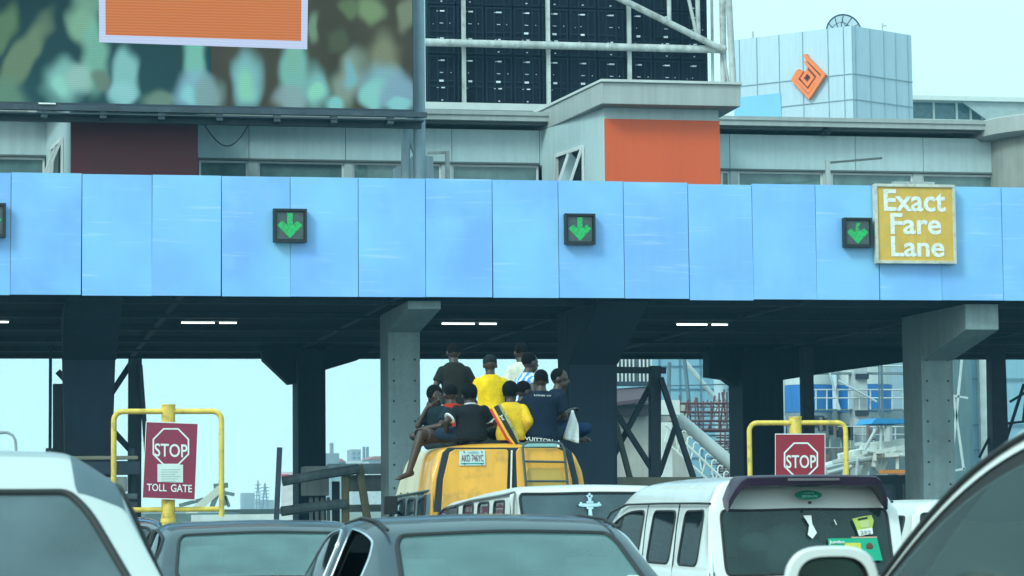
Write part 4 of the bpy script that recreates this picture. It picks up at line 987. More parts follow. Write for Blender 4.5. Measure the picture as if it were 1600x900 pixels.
    tag(b.build('leaning_pole', steel_dark), 'dark slightly leaning pole between the TOLL GATE sign and the rear column', 'pole')
    t = thing('street_lamp', (P(24, 760, 180).x, 180, 0), 'far curved street lamp just above the white car at the left edge', 'street lamp')
    b = MB(); a = P(25, 700, 180); pts = [Vector((a.x, 180, 0)), a, P(24, 688, 180), P(20, 680, 180), P(12, 676, 180), P(0, 675, 180)]; b.tube(pts, .10, 8); b.build('pole', steel_grey, t, smooth=True)
    b = MB(); b.ell(P(-1, 676, 180), (.5, .25, .12)); b.build('lamp_head', steel_grey, t)
    # low site wall and pale containers
    t = slab(352, 795, 446, 806, 130, 1.2, 'site_fence', M('dark_green_fence', (.06, .09, .09), .7, var=.2), None, True); tag(t, 'long low dark fence far behind the TOLL GATE sign', 'fence')
    t = slab(300, 803, 452, 830, 95, .4, 'white_hoarding', M('white_hoarding', (.66, .70, .68), .6, var=.1), None, True); tag(t, 'low white hoarding behind the TOLL GATE sign post', 'fence')
    Y = 500; far = M('far_concrete', (.36, .38, .40), .8, var=.1, scale=.05); rr_ = M('red_tile', (.42, .15, .11), .8, var=.1)
    def far_b(px0, py0, px1, label, mat=far, name='far_building', roof=None, Yf=Y, win=True):
        t = thing(name, (P((px0+px1)/2, 720, Yf).x, Yf+3, 0), label, 'building')
        o = slab(px0, py0, px1, 800, Yf, 8, 'wall', mat, t, True)
        if roof:
            a, c = P(px0-2, py0, Yf-1), P(px1+2, py0, Yf-1); b = MB(); z1 = P(px0, roof, Yf).z; b.prism([(a.x, Yf-1, a.z), (c.x, Yf-1, a.z), ((a.x+c.x)/2+1, Yf-1, z1), ((a.x+c.x)/2-1, Yf-1, z1)], (0, 10, 0)); b.build('roof', rr_, t)
        elif win:
            b = MB(); n = max(2, int((px1-px0)/5)); dz = P(px0, py0, Yf).z
            for i in range(n):
                for k in range(4):
                    a, c = P(px0+(px1-px0)*(i+.25)/n, py0+5+k*7+3, Yf-.04), P(px0+(px1-px0)*(i+.75)/n, py0+5+k*7, Yf-.04); b.box((a.x, Yf-.05, a.z), (c.x, Yf-.005, c.z))
            b.build('window', M('far_window', (.12, .15, .17), .5), t)
    far_b(512, 722, 540, 'low far house with a red roof left in the gap beside the grey column', roof=717)
    far_b(539, 723, 548, 'tiny far grey house between the red roof and the concrete tower', mat=M('far_grey', (.22, .26, .27), .8))
    far_b(549, 720, 590, 'long low white far building below the skyline towers', mat=M('far_white', (.58, .60, .60), .8), Yf=480)
    far_b(550, 702, 564, 'grey concrete tower block on the skyline in the gap left of the grey column', Yf=560)
    for i, px in enumerate((568.5, 574)):
        b = MB(); p = P(px, 698, 560); b.lathe([(.28*1.2, 0), (.26*1.2, p.z)], (p.x, 560, 0), n=12); tag(b.build('chimney', M('far_chimney', (.20, .23, .25), .8), smooth=True), ('left' if i == 0 else 'right') + ' one of two thin chimneys on the skyline beside the concrete tower', 'chimney')
    far_b(576, 718, 612, 'far white house with orange gable next to the grey column', mat=M('far_white', (0, 0, 0)), roof=713, Yf=470)
    b = MB(); p = P(518, 692, 420); b.tube([(p.x, 420, 0), (p.x, 420, p.z)], .32, 6); q = P(518, 712, 420); b.box((q.x-1, 419.5, q.z-2.4), (q.x+1.2, 420.5, q.z+.4)); tag(b.build('far_mast', M('far_mast', (.25, .28, .3), .7)), 'far mast with a dark box standing on the skyline right of the rear column', 'mast')
    far_b(380, 770, 398, 'hazy low far block left of the far masts', mat=far, Yf=620, win=False); far_b(404, 781, 428, 'hazy low shed below the far lattice mast', mat=far, Yf=560, win=False)
    for px, top, r in ((403, 750, .16), (414, 755, .22)):
        Yf = 520; b = MB(); p = P(px, top, Yf); b.tube([(p.x-r*3, Yf, 0), (p.x, Yf, p.z)], r*.8, 5); b.tube([(p.x+r*3, Yf, 0), (p.x, Yf, p.z)], r*.8, 5)
        for k in range(6): z = p.z*(.3+.11*k); b.bar((p.x-r*4, Yf, z), (p.x+r*4, Yf, z), .18)
        tag(b.build('lattice_mast', M('far_mast', (0, 0, 0))), 'hazy lattice mast, %s of two behind the leaning pole' % ('thinner' if r < .2 else 'sturdier'), 'mast')
    t = thing('hoarding_panel', (P(446, 760, 150).x, 150, 0), 'small white and red hoarding panel left of the dark rear column', 'billboard')
    slab(440, 737, 470, 800, 150, .3, 'panel', M('pinkish_white', (.62, .58, .60), .7), t, True); slab(440, 741, 452, 746, 149.8, .15, 'red_strip', M('hoarding_red', (.55, .05, .10), .6), t)
far_things()
# ------------------------------------------------------------ vehicles
rubber = M('black_rubber', (.018, .02, .022), .7, var=.15); lining_m = M('dark_lining', (.035, .038, .04), .9, var=.2); chrome = M('chrome_trim', (.75, .78, .8), .15, metal=1.0, var=.03)
seat_m = M('grey_seat_fabric', (.06, .065, .07), .9, var=.2, scale=5); tyre_m = M('tyre', (.02, .02, .02), .9); rim_m = M('steel_rim', (.4, .42, .44), .35, metal=.7)
white_suv_p = M('white_suv_paint', (.52, .56, .54), .35, var=.03, scale=1.2, coat=.5, dirt=(.45, .45, .40, .35))
white_car = M('white_car_paint', (.76, .78, .76), .32, var=.03, scale=1.2, coat=.6, dirt=(.55, .54, .48, .35))
white_old = M('old_white_paint', (.70, .72, .69), .42, var=.04, scale=1.4, coat=.3, dirt=(.48, .46, .40, .4))
grey_car = M('dark_grey_car_paint', (.020, .040, .052), .42, var=.08, scale=1.5, spec=.45, coat=.4, dirt=(.07, .10, .11, .4))
navy_car = M('dark_blue_grey_car_paint', (.018, .036, .050), .42, var=.08, scale=1.5, spec=.45, coat=.4, dirt=(.14, .15, .15, .35))
black_car = M('black_car_paint', (.010, .012, .018), .22, var=.05, coat=1.0)
yellow_bus = M('bus_yellow_paint', (.86, .40, .035), .45, var=.08, scale=1.5, coat=.25, streak=.10, dirt=(.30, .17, .05, .75))
cream_bus = M('bus_cream_paint', (.62, .56, .40), .5, var=.07, scale=1.5, dirt=(.4, .33, .2, .5))
glass_sedan = GLASS('sedan_glass', (.80, .96, .93), (.26, .52, .52), .26, ior=1.6)  # teal film colour brightens the panes in place of sky reflection
glass_van = GLASS('van_glass', (.30, .38, .38), (.07, .15, .14), .22, ior=1.5)
glass_low = GLASS('low_reflection_glass', (.16, .20, .22), (.03, .05, .06), .3, ior=1.12)
glass_dark = GLASS('dark_tinted_glass', (.14, .18, .20), (.06, .10, .12), .35, ior=1.6)
glass_bus = GLASS('minibus_glass', (.20, .26, .30), (.10, .18, .22), .5, ior=1.6)
glass_clear = GLASS('clear_glass', (.70, .92, .88), (.10, .24, .22), .07, ior=1.24)
glass_suv = GLASS('dusty_suv_glass', (.24, .32, .34), (.11, .165, .185), .66, ior=1.6)
mirror_glass = M('mirror_glass', (.10, .16, .14), .08, metal=.9, var=.03)

def rails_of(s, zs):
    ys, yt, hb, zb, ht, zt, zc = s[:7]; off, cf = (s[7], s[8]) if len(s) > 7 else (.07, .72)
    return [(hb*.93, ys, zs), (hb*.985, ys, min(zs+.12, (zs+zb)/2)), (hb, ys, (zs+zb)/2+.03), (hb*.992, ys, zb-.05), (hb*.968, ys, zb),
            (ht, yt, zt), (ht-off, yt, zt+cf*(zc-zt)), (ht*.5, yt, zc-.012), (0, yt, zc)]

def shell(root, st, zs, paint, wins, sub=4, creases=None, split=None, seal_r=.016, seal_mat=None, trim=2, sm_it=3, frit=(), lining=True, body_name='body'):
    """car skin lofted through stations; wins = [(name, stations(i0,i1), columns(j0,j1), glass)] are cut out as panes"""
    creases = creases or {}
    V = []; n = len(st)
    for s in st:
        r = rails_of(s, zs); V += [(-x, y, z) for x, y, z in r[:8]] + [r[8]] + [(x, y, z) for x, y, z in r[7::-1]]
    fs, mi = [], []
    for i in range(n-1):
        for j in range(16):
            k = 0
            for w, (_, (a, c), (j0, j1), _g) in enumerate(wins):
                if a <= i < c and j0 <= j < j1: k = w+1
            fs.append((i*17+j, i*17+j+1, (i+1)*17+j+1, (i+1)*17+j)); mi.append(k)
        fs.append((i*17+16, i*17, (i+1)*17, (i+1)*17+16)); mi.append(0)
    for i, rev in ((0, True), (n-1, False)):
        for j in range(8):
            f = (i*17+j, i*17+j+1, i*17+15-j, i*17+16-j) if j < 7 else (i*17+7, i*17+8, i*17+9)
            fs.append(f[::-1] if rev else f); mi.append(0)
    me = bpy.data.meshes.new('cage'); me.from_pydata(V, [], fs)
    for p, k in zip(me.polygons, mi): p.material_index = k
    at = me.attributes.new('crease_edge', 'FLOAT', 'EDGE')
    for e in me.edges:
        a, c = e.vertices
        if a // 17 == c // 17: at.data[e.index].value = creases.get(('s', a//17), 0)
        elif a % 17 == c % 17:
            k = a % 17; k = k if k <= 8 else 16-k; at.data[e.index].value = creases.get(('r', k), 0)
    for k in range(len(wins)+1): me.materials.append(bpy.data.materials.get('asphalt'))
    bm = bmesh.new(); bm.from_mesh(me); bmesh.ops.recalc_face_normals(bm, faces=bm.faces); bm.to_mesh(me); bm.free()
    tmp = bpy.data.objects.new('cage', me); COL.objects.link(tmp)
    sm = tmp.modifiers.new('s', 'SUBSURF'); sm.levels = sub; sm.render_levels = sub; sm.use_creases = True
    m2 = bpy.data.meshes.new_from_object(tmp.evaluated_get(bpy.context.evaluated_depsgraph_get())); bpy.data.objects.remove(tmp)
    co = [v.co.copy() for v in m2.vertices]; polys = [tuple(p.vertices) for p in m2.polygons]; pm = [p.material_index for p in m2.polygons]
    nr = [v.normal.copy() for v in m2.vertices]
    blk = 4**sub // 4 * 1
    per = 4**sub
    def ij(fi):
        c = fi // per; return (c // 17, c % 17)
    e2f = {}
    for fi, p in enumerate(polys):
        for a, c in zip(p, p[1:]+p[:1]): e2f.setdefault((min(a, c), max(a, c)), []).append(fi)
    loops_all = []
    for w in range(1, len(wins)+1):
        def bedges(fi): return [e for e in [(min(a, c), max(a, c)) for a, c in zip(polys[fi], polys[fi][1:]+polys[fi][:1])] if any(pm[g] != w for g in e2f[e]) or len(e2f[e]) == 1]
        for _ in range(trim):
            for fi in [f for f in range(len(polys)) if pm[f] == w and len(bedges(f)) >= 2]: pm[fi] = 0
        bd = set()
        for fi in range(len(polys)):
            if pm[fi] == w: bd.update(bedges(fi))
        nb = {}
        for a, c in bd: nb.setdefault(a, []).append(c); nb.setdefault(c, []).append(a)
        seen = set(); loops = []
        for s0 in nb:
            if s0 in seen: continue
            lp = [s0]; seen.add(s0); cur = s0
            while True:
                nx = [q for q in nb[cur] if q not in seen]
                if not nx: break
                cur = nx[0]; seen.add(cur); lp.append(cur)
            loops.append(lp)
        for lp in loops:
            for _ in range(sm_it):
                new = {v: (co[lp[i-1]] + co[v]*2 + co[lp[(i+1) % len(lp)]])/4 for i, v in enumerate(lp)}
                for v, c in new.items(): co[v] = c
        loops_all.append(loops)
    def emit(name, sel, mats, mfun=None, inset=0, flip=False):
        idx = {}; vs = []; f2 = []; ms = []
        for fi in sel:
            q = []
            for v in polys[fi]:
                if v not in idx: idx[v] = len(vs); vs.append(co[v] - nr[v]*inset)
                q.append(idx[v])
            f2.append(tuple(q[::-1]) if flip else tuple(q)); ms.append(mfun(fi) if mfun else 0)
        mm = bpy.data.meshes.new(name); mm.from_pydata(vs, [], f2)
        for m in mats: mm.materials.append(m)
        for p, k in zip(mm.polygons, ms): p.material_index = k
        mm.polygons.foreach_set('use_smooth', [True]*len(mm.polygons))
        o = bpy.data.objects.new(name, mm); COL.objects.link(o); o.parent = root; return o
    body = [f for f in range(len(polys)) if pm[f] == 0]
    mats = paint if isinstance(paint, list) else [paint]
    cen = lambda fi: sum((co[v] for v in polys[fi]), Vector())/len(polys[fi])
    emit(body_name, body, mats, (lambda fi: split(cen(fi), *ij(fi))) if split else None)
    if lining: emit('lining', [f for f in body if cen(f).z > zs+.1], [lining_m], None, .03, True)
    for w, (nm, _a, _b, g) in enumerate(wins, 1):
        sel = [f for f in range(len(polys)) if pm[f] == w]
        if w in frit:
            ss = set(sel); rings = []
            for _ in range(2):
                ring = [f for f in ss if any(q not in ss for v in zip(polys[f], polys[f][1:]+polys[f][:1]) for q in e2f[(min(v), max(v))])]
                ss -= set(ring); rings.append(ring)
            o = emit(nm, sorted(ss), [g]); emit('door_frame', sorted(rings[0]), [mats[0]]); o2 = emit('window_frame', sorted(rings[1]), [rubber], inset=.006); o2.parent = o
        else: o = emit(nm, sel, [g]) if g else root
        b = MB()
        for lp in loops_all[w-1]: b.tube([co[v] + nr[v]*.002 for v in lp], seal_r[w-1] if isinstance(seal_r, list) else seal_r, 6, closed=True)
        if b.v: b.build('window_seal', seal_mat[w-1] if isinstance(seal_mat, list) else (seal_mat or rubber), o, smooth=True, angle=80)
    return co

def wheels(root, ys, x, r=.31, w=.2):
    for y in ys:
        for s in (-1, 1):
            b = MB(); b.lathe([(r*.62, -w/2), (r*.95, -w/2), (r, -w*.35), (r, w*.35), (r*.95, w/2), (r*.62, w/2)], (s*x, y, r), axis='x', n=28); t = b.build('wheel', tyre_m, root, smooth=True)
            b = MB(); b.lathe([(r*.60, -w*.46), (r*.60, w*.46)], (s*x, y, r), axis='x', n=20); b.build('rim', rim_m, t, smooth=True)

def seat(root, x, y, z, w=.48, h=.58, rest=True):
    b = MB(); b.box((x-w/2, y-.02, z), (x+w/2, y+.5, z+.14)); b.hexa([(x-w/2, y-.12, z+.05), (x+w/2, y-.12, z+.05), (x+w/2, y, z+.05), (x-w/2, y, z+.05), (x-w*.42, y-.27, z+h), (x+w*.42, y-.27, z+h), (x+w*.42, y-.17, z+h), (x-w*.42, y-.17, z+h)])
    o = b.build('seat', seat_m, root, bevel=.04, smooth=True)
    if rest:
        b = MB(); b.box((x-.13, y-.31, z+h+.03), (x+.13, y-.22, z+h+.19)); b.build('headrest', seat_m, o, bevel=.035, smooth=True)
    return o

def sedan(name, loc, label, paint, glass, H=1.43, L=4.5, chrome_side=False, gl_side=None, hw=.86, top=.60, cat='car', rz=0, group=None):
    root = thing(name, (0, 0, 0), label, cat, group); LOCAL.add(root.name)
    k = H/1.43; q = L/4.5
    st = [(0, 0, .80, .55, .68, .60, .62), (.02*q, .06*q, .835, .86, .72, .97*k, .99*k), (.62*q, .70*q, hw, .92, top+.10, 1.03*k, 1.06*k),
          (1.10*q, 1.34*q, hw+.005, .94, top+.03, 1.315*k, 1.38*k), (1.30*q, 1.62*q, hw+.005, .94, top+.04, 1.37*k, 1.435*k), (2.05*q, 2.05*q, hw+.005, .94, top+.045, 1.385*k, 1.448*k), (2.15*q, 2.15*q, hw+.005, .94, top+.045, 1.385*k, 1.448*k),
          (2.70*q, 2.78*q, hw+.005, .93, top+.05, 1.35*k, 1.415*k), (3.40*q, 3.55*q, hw, .91, top+.14, .98*k, 1.02*k), (4.2*q, 4.25*q, hw-.04, .75, .62, .80, .84), (4.5*q, 4.5*q, .72, .5, .55, .52, .53)]
    gs = gl_side or glass
    wins = [('rear_window', (2, 3), (6, 10), glass), ('side_window', (3, 5), (4, 5), None if chrome_side else gs), ('side_window', (3, 5), (11, 12), gs), ('side_window', (6, 8), (4, 5), gs), ('side_window', (6, 8), (11, 12), gs), ('windshield', (7, 8), (6, 10), glass)]
    cr = {('r', 4): .5, ('r', 5): .55, ('s', 2): .5, ('s', 3): .35, ('s', 7): .3, ('s', 8): .4, ('r', 6): .15}
    sm = [rubber] + [chrome if chrome_side else rubber]*4 + [rubber]
    sr = [.013] + [.0075 if chrome_side else .013]*4 + [.013]
    shell(root, st, .2, paint, wins, creases=cr, seal_mat=sm, seal_r=sr)
    wheels(root, (.85*q, 3.55*q), .74)
    for x in (-.38, .38): seat(root, x, 2.45*q, .48, h=.64)
    for x in (-.42, .42):
        seat(root, x, 1.55*q, .48, .44, .56)
    seat(root, 0, 1.55*q, .45, .36, .50, rest=False)
    b = MB(); b.box((-.66, .72*q, .93), (.66, 1.12*q, .97)); b.build('parcel_shelf', lining_m, root)
    b = MB(); b.box((-.7, 2.95*q, .6), (.7, 3.35*q, .96)); b.build('dashboard', lining_m, root, bevel=.04)
    b = MB(); c = Vector((-.36, 2.85*q, .92)); b.tube([c+Vector((math.cos(a)*.18, math.sin(a)*.05, math.sin(a)*.17)) for a in [2*math.pi*i/20 for i in range(20)]], .014, 6, closed=True); b.build('steering_wheel', rubber, root)
    b = MB(); b.box((-.12, .71*q, 1.005*k), (.12, .75*q, 1.03*k)); b.build('brake_light', M('red_lens', (.4, .02, .02), .2), root)
    for s in (-1, 1):
        b = MB(); b.box((s*.80-.1, -.03, .66), (s*.80+.02, .06, .82)); b.build('tail_light', M('red_lens', (0, 0, 0)), root, bevel=.02)
    root.location = loc; root.rotation_euler.z = rz
    return root

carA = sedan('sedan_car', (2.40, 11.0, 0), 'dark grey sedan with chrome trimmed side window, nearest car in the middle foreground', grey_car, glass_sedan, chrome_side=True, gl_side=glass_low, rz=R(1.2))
b = MB()     # roof gutter strips and boot-lid gap of the near sedan
for s in (-1, 1):
    b = MB(); b.tube([(s*.575, 1.32, 1.372), (s*.575, 1.6, 1.412), (s*.575, 2.1, 1.428), (s*.57, 2.7, 1.395)], .009, 6); b.build('roof_gutter', rubber, carA)
for q in (((-.40, .93, .975), (-.02, 1.0, 1.10)), ((.05, .93, .975), (.30, 1.0, 1.14)), ((.50, .86, .975), (.56, .9, 1.15))):
    b = MB(); b.box(*q); b.build('shelf_box', M('pale_paper', (.6, .66, .6), .8), carA, bevel=.01)
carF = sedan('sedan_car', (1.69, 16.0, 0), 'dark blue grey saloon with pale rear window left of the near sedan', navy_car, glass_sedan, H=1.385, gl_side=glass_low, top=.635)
carG = sedan('sedan_car', (.60, 21.3, 0), 'black car mostly hidden below the TOLL GATE sign, only its roof in view', black_car, glass_van, H=1.40, top=.68)

def van(name, loc, label, paint, H, L, hw, wins_z, tail=(0.10, .18), glass=glass_van, gl_side=glass_dark, rz=0, pitch=0, rear_win=True, cat='van', split=None, pillars=((.55, 1.15), (1.25, 2.1), (2.2, 2.75)), nose=.75, tumble=.17, winhw=None, crown=.10, seal_r=.015, roofdrop=.0, off=.06, cf=.8):
    root = thing(name, (0, 0, 0), label, cat); LOCAL.add(root.name)
    zb, zt, zrb, zrt = wins_z        # side window base/top, rear window base/top
    ht = hw - tumble
    st = [(0, 0, hw-.05, .5, hw-.12, .52, .53), (.0, .03, hw-.01, zb-.03, hw-.06, zrb-.03, zrb), (tail[0], tail[1], hw, zb, ht+.05, zrt-.02, zrt, .07, .72),
          (tail[0]+.10, tail[1]+.10, hw, zb, ht+.01, max(zt, H-.2), H-.03, off, cf)]
    idx = []
    prev = None
    for (a, c) in pillars:
        for y in (a, c):
            st.append((y, y, hw, zb, ht, zt, H - (0.0 if y < 2.5 else .02) - roofdrop*max(0, y-.5), off, cf)); idx.append(len(st)-1)
    yl = pillars[-1][1]
    nb = L - nose
    st.append((nb-.1, nb, hw-.01, zb-.03, ht+.06, zb+.06, zb+.09)); iW = len(st)-1
    st.append((L-.15, L-.15, hw-.05, zb-.25, hw-.2, zb-.14, zb-.10)); st.append((L, L, hw-.14, .5, hw-.25, .52, .53))
    wins = [('rear_window', (1, 2), (6, 10), glass)] if rear_win else []
    for k in range(len(pillars)):
        i0, i1 = idx[2*k], idx[2*k+1] if k < len(pillars)-1 else iW
        wins += [('side_window', (i0, i1), (4, 5), gl_side), ('side_window', (i0, i1), (11, 12), gl_side)]
    wins.append(('windshield', (idx[-1], iW), (6, 10), glass))
    cr = {('r', 4): .55, ('r', 5): .6, ('s', 1): .6, ('s', 2): .6, ('s', 3): .2, ('r', 6): .3, ('s', iW): .4}
    for i in idx: cr[('s', i)] = .2
    shell(root, st, .22, paint, wins, creases=cr, split=split, seal_r=seal_r, trim=1, sm_it=2)
    wheels(root, (.75, L-.95), hw-.13, .31)
    for x in (-.38, .38): seat(root, x, L-1.75, .5, h=.6)
    for x in (-.4, .4): seat(root, x, L-2.8, .5, h=.55)
    b = MB(); b.box((-hw+.12, .35, .42), (hw-.12, L-.9, .47)); b.build('floor', lining_m, root)
    b = MB(); b.box((-hw+.14, nb-.45, .6), (hw-.14, nb-.12, zb)); b.build('dashboard', lining_m, root, bevel=.04)
    root.location = loc; root.rotation_euler = (R(pitch), 0, rz)
    return root

# white minivan with purple spoiler
vanB = van('minivan', (6.10, 19.1, 0), 'white minivan with dark purple roof spoiler and stickers on its rear window', white_car, 1.70, 4.65, .83, (.98, 1.42, .93, 1.435), pillars=((.36, 1.12), (1.20, 2.18), (2.28, 3.15)), nose=.35, tumble=.11, seal_r=.010, gl_side=glass_low)
def van_b_parts():
    r = vanB
    pur = M('dark_purple_gloss', (.022, .008, .028), .45, var=.15, coat=.15)
    b = MB(); pts = []
    N = 28
    for i in range(N+1):
        u = -1 + 2*i/N; x = .645*(abs(u)**.9)*(1 if u >= 0 else -1)
        a = abs(u); z = 1.675 - .012*a*a - (.17*max(0, (a-.80)/.20)**1.5 if a > .8 else 0)
        pts.append((x, z, a))
    vs = []; fs = []
    for (x, z, a) in pts:
        lift = .0
        y0, y1 = -.06 + .10*max(0, (a-.8)/.2), .30 - .08*max(0, (a-.8)/.2)
        th = .075 + .01*max(0, (a-.8)/.2)
        vs += [(x, y0, z), (x, y0+.02, z+.012), (x, y1, z+.02), (x, y1, z-.03), (x, y0+.06, z-th), (x, y0+.012, z-th+.012)]
    for i in range(N):
        for k in range(6): fs.append((i*6+k, i*6+(k+1) % 6, (i+1)*6+(k+1) % 6, (i+1)*6+k))
    fs += [tuple(range(6)), tuple(N*6+k for k in range(6))]
    b.add(vs, fs); b.build('spoiler', pur, r, smooth=True, angle=50)
    b = MB(); b.box((-.20, -.068, 1.642), (.22, -.05, 1.664)); b.build('brake_light', M('smoked_lens', (.12, .10, .11), .2), r, bevel=.004)
    # oval sticker on the panel above the window
    ys = .105; zc = 1.535
    b = MB(); b.prism([(.02+.108*math.cos(2*math.pi*i/32), ys+.02*math.sin(2*math.pi*i/32), zc+.036*math.sin(2*math.pi*i/32)) for i in range(32)], (0, .02, 0)); st = b.build('oval_sticker', M('green_sticker', (.01, .22, .13), .4, var=.1), r)
    text_obj('lettering', 'JESUS', (.02, ys-.022, zc-.012), .13, .022, M('sticker_print', (.25, .55, .50), .5), st, bold=.01, up=(0, .4, 1))
    text_obj('lettering', 'I LOVE', (.02, ys+.008-.012, zc+.015), .08, .014, M('sticker_print', (0, 0, 0)), st, up=(0, .4, 1))
    b = MB(); b.lathe([(.011, 0), (.011, .03)], (.02, .065, 1.475), axis='y', n=12); b.build('washer_nozzle', rubber, r)
    # stickers on the rear glass; the glass leans forward towards its top
    def g(x, z): return Vector((x, .03 + (z-.93)/(1.435-.93)*.145 - .028, z))
    upv = g(0, 1.4) - g(0, 1.0)
    def quad(name, pts, mat, d=.004, par=r):
        b = MB(); q = [g(*p) for p in pts]; nn = Vector((0, -1, .25)).normalized()
        b.prism([v + nn*d for v in q], -nn*.003); return b.build(name, mat, par)
    s1 = quad('pass_sticker', [(.375, 1.345), (.455, 1.362), (.535, 1.372), (.55, 1.33), (.515, 1.225), (.415, 1.215), (.395, 1.29)], M('lime_sticker', (.42, .52, .10), .5, var=.2, scale=8))
    quad('white_label', [(.405, 1.255), (.53, 1.272), (.53, 1.225), (.415, 1.21)], sign_white, .008, s1); quad('black_bar', [(.42, 1.345), (.50, 1.358), (.50, 1.343), (.42, 1.33)], rubber, .008, s1)
    quad('pale_square', [(.435, 1.325), (.505, 1.335), (.51, 1.28), (.44, 1.272)], M('pale_lime', (.55, .62, .25), .5), .008, s1)
    text_obj('lettering', '252', g(.468, 1.24) + Vector((0, -.014, 0)), .085, .028, M('grey_print', (0, 0, 0)), s1, up=upv)
    s2 = quad('green_banner', [(.16, 1.195), (.56, 1.195), (.585, 1.02), (.16, 1.02)], M('green_banner', (.0, .36, .20), .5, var=.1))
    quad('pink_edge', [(.35, 1.205), (.56, 1.205), (.56, 1.195), (.35, 1.195)], M('pink_edge', (.55, .35, .25), .5), .006, s2); quad('yellow_box', [(.29, 1.157), (.42, 1.157), (.42, 1.06), (.29, 1.06)], M('yellow_sticker', (.62, .58, .08), .5), .008, s2)
    text_obj('lettering', 'Jumbo', g(.225, 1.165) + Vector((0, -.014, 0)), .125, .032, sign_white, s2, bold=.02, up=upv)
    b = MB(); b.ell(g(.49, 1.125) + Vector((0, -.006, 0)), (.03, .004, .035), 14, 8); b.build('portrait', M('brown_print', (.16, .07, .04), .6, var=.4, scale=15), s2)
    quad('torn_paper', [(-.02, 1.375), (.045, 1.375), (.045, 1.31), (.075, 1.24), (.035, 1.195), (0, 1.225), (.02, 1.30)], sign_white)
    quad('scratch', [(.225, 1.34), (.232, 1.34), (.245, 1.30), (.238, 1.30)], sign_white)
    # white plastic bags piled behind the glass
    b = MB(); rn = random.Random(5)
    for k in range(9): b.ell((-.18+rn.uniform(-.22, .24), .36+rn.uniform(0, .15), 1.08+rn.uniform(-.06, .10)), (rn.uniform(.12, .2), .12, rn.uniform(.08, .15)), 12, 8)
    b.build('luggage', M('white_plastic', (.62, .70, .68), .6, var=.1), r, smooth=True)
    b = MB()   # roof-side drip gutters and shut lines
    for s in (-1, 1):
        b.tube([(s*.745, .22, 1.475), (s*.738, .6, 1.478), (s*.735, 1.8, 1.478), (s*.735, 3.0, 1.47), (s*.76, 3.5, 1.40), (s*.78, 3.9, 1.22)], .010, 6)
        b.tube([(s*.738, 1.16, 1.47), (s*.768, 1.16, 1.30), (s*.806, 1.16, 1.0), (s*.834, 1.16, .7)], .006, 6); b.tube([(s*.738, 2.2, 1.47), (s*.768, 2.2, 1.30), (s*.806, 2.2, 1.0), (s*.834, 2.2, .7)], .005, 6)
    b.build('shut_line', rubber, r)
    b = MB()
    b.hexa([(-.62, .9, 1.02), (-.3, .9, 1.02), (-.3, 1.0, 1.02), (-.62, 1.0, 1.02), (-.6, .86, 1.33), (-.32, .86, 1.33), (-.32, .92, 1.33), (-.6, .92, 1.33)]); b.build('seat', seat_m, r, bevel=.05, smooth=True)
van_b_parts()

# older white minibus with the cross sticker
vanC = van('minibus', (5.66, 24.6, 0), 'old white minibus with a pale cross sticker on its dark rear window', white_old, 1.69, 5.5, .85, (1.18, 1.53, 1.1, 1.60), glass=glass_bus, pillars=((.5, 1.2), (1.32, 2.1), (2.22, 3.0), (3.12, 4.3)), nose=.35, pitch=-.9, tail=(.04, .08), tumble=.055, roofdrop=.022, off=.05, cf=.85)
def cross():
    def at(x, z): return Vector((x, -.012 + (z-1.1)*.11, z))
    m = M('pale_cross_sticker', (.50, .72, .78), .5, var=.15, scale=9); cx, cz = -.05, 1.465
    b = MB()
    def q(pts): b.prism([at(cx+x, cz+z) for x, z in pts], (0, -.004, 0))
    q([(-.018, .08), (.018, .08), (.014, .02), (-.014, .02)]); q([(-.014, -.018), (.014, -.018), (.022, -.13), (-.022, -.13)]); q([(-.09, .018), (.09, .018), (.09, -.014), (-.09, -.014)])
    for (x, z) in ((0, .09), (-.09, .002), (.09, .002), (0, -.135)):
        for (dx, dz) in ((0, .018 if z >= 0 else -.018), (.02, 0), (-.02, 0)):
            b.ell(at(cx+x+dx*(1 if abs(x) < .01 else .6), cz+z+dz) + Vector((0, -.005 - abs(dx)*.02, 0)), (.013, .003, .013), 10, 6)
    for (dx, dz) in ((.04, .05), (-.04, .05), (.04, -.045), (-.04, -.045)): b.ell(at(cx+dx*.6, cz+dz*.6) + Vector((0, -.006, 0)), (.012, .003, .012), 8, 6)
    b.build('cross_sticker', m, vanC)
    b = MB()
    for s in (-1, 1): b.tube([(s*.795, .08, 1.60), (s*.80, .5, 1.585), (s*.80, 2.5, 1.56), (s*.80, 4.2, 1.50)], .014, 6); b.tube([(s*.79, .08, 1.60), (s*.81, .04, 1.50), (s*.83, .015, 1.15), (s*.835, 0, .9)], .010, 6)
    b.build('rain_gutter', M('dirty_gutter', (.16, .17, .16), .7), vanC)
cross()
vanH = van('white_estate_car', (9.55, 24.2, 0), 'white car with a small dark rear window mostly hidden right of the minivan', white_old, 1.49, 4.1, .80, (.92, 1.32, .95, 1.36), pillars=((.45, 1.0), (1.12, 1.9), (2.0, 2.45)), nose=1.0, tumble=.14, cat='car')

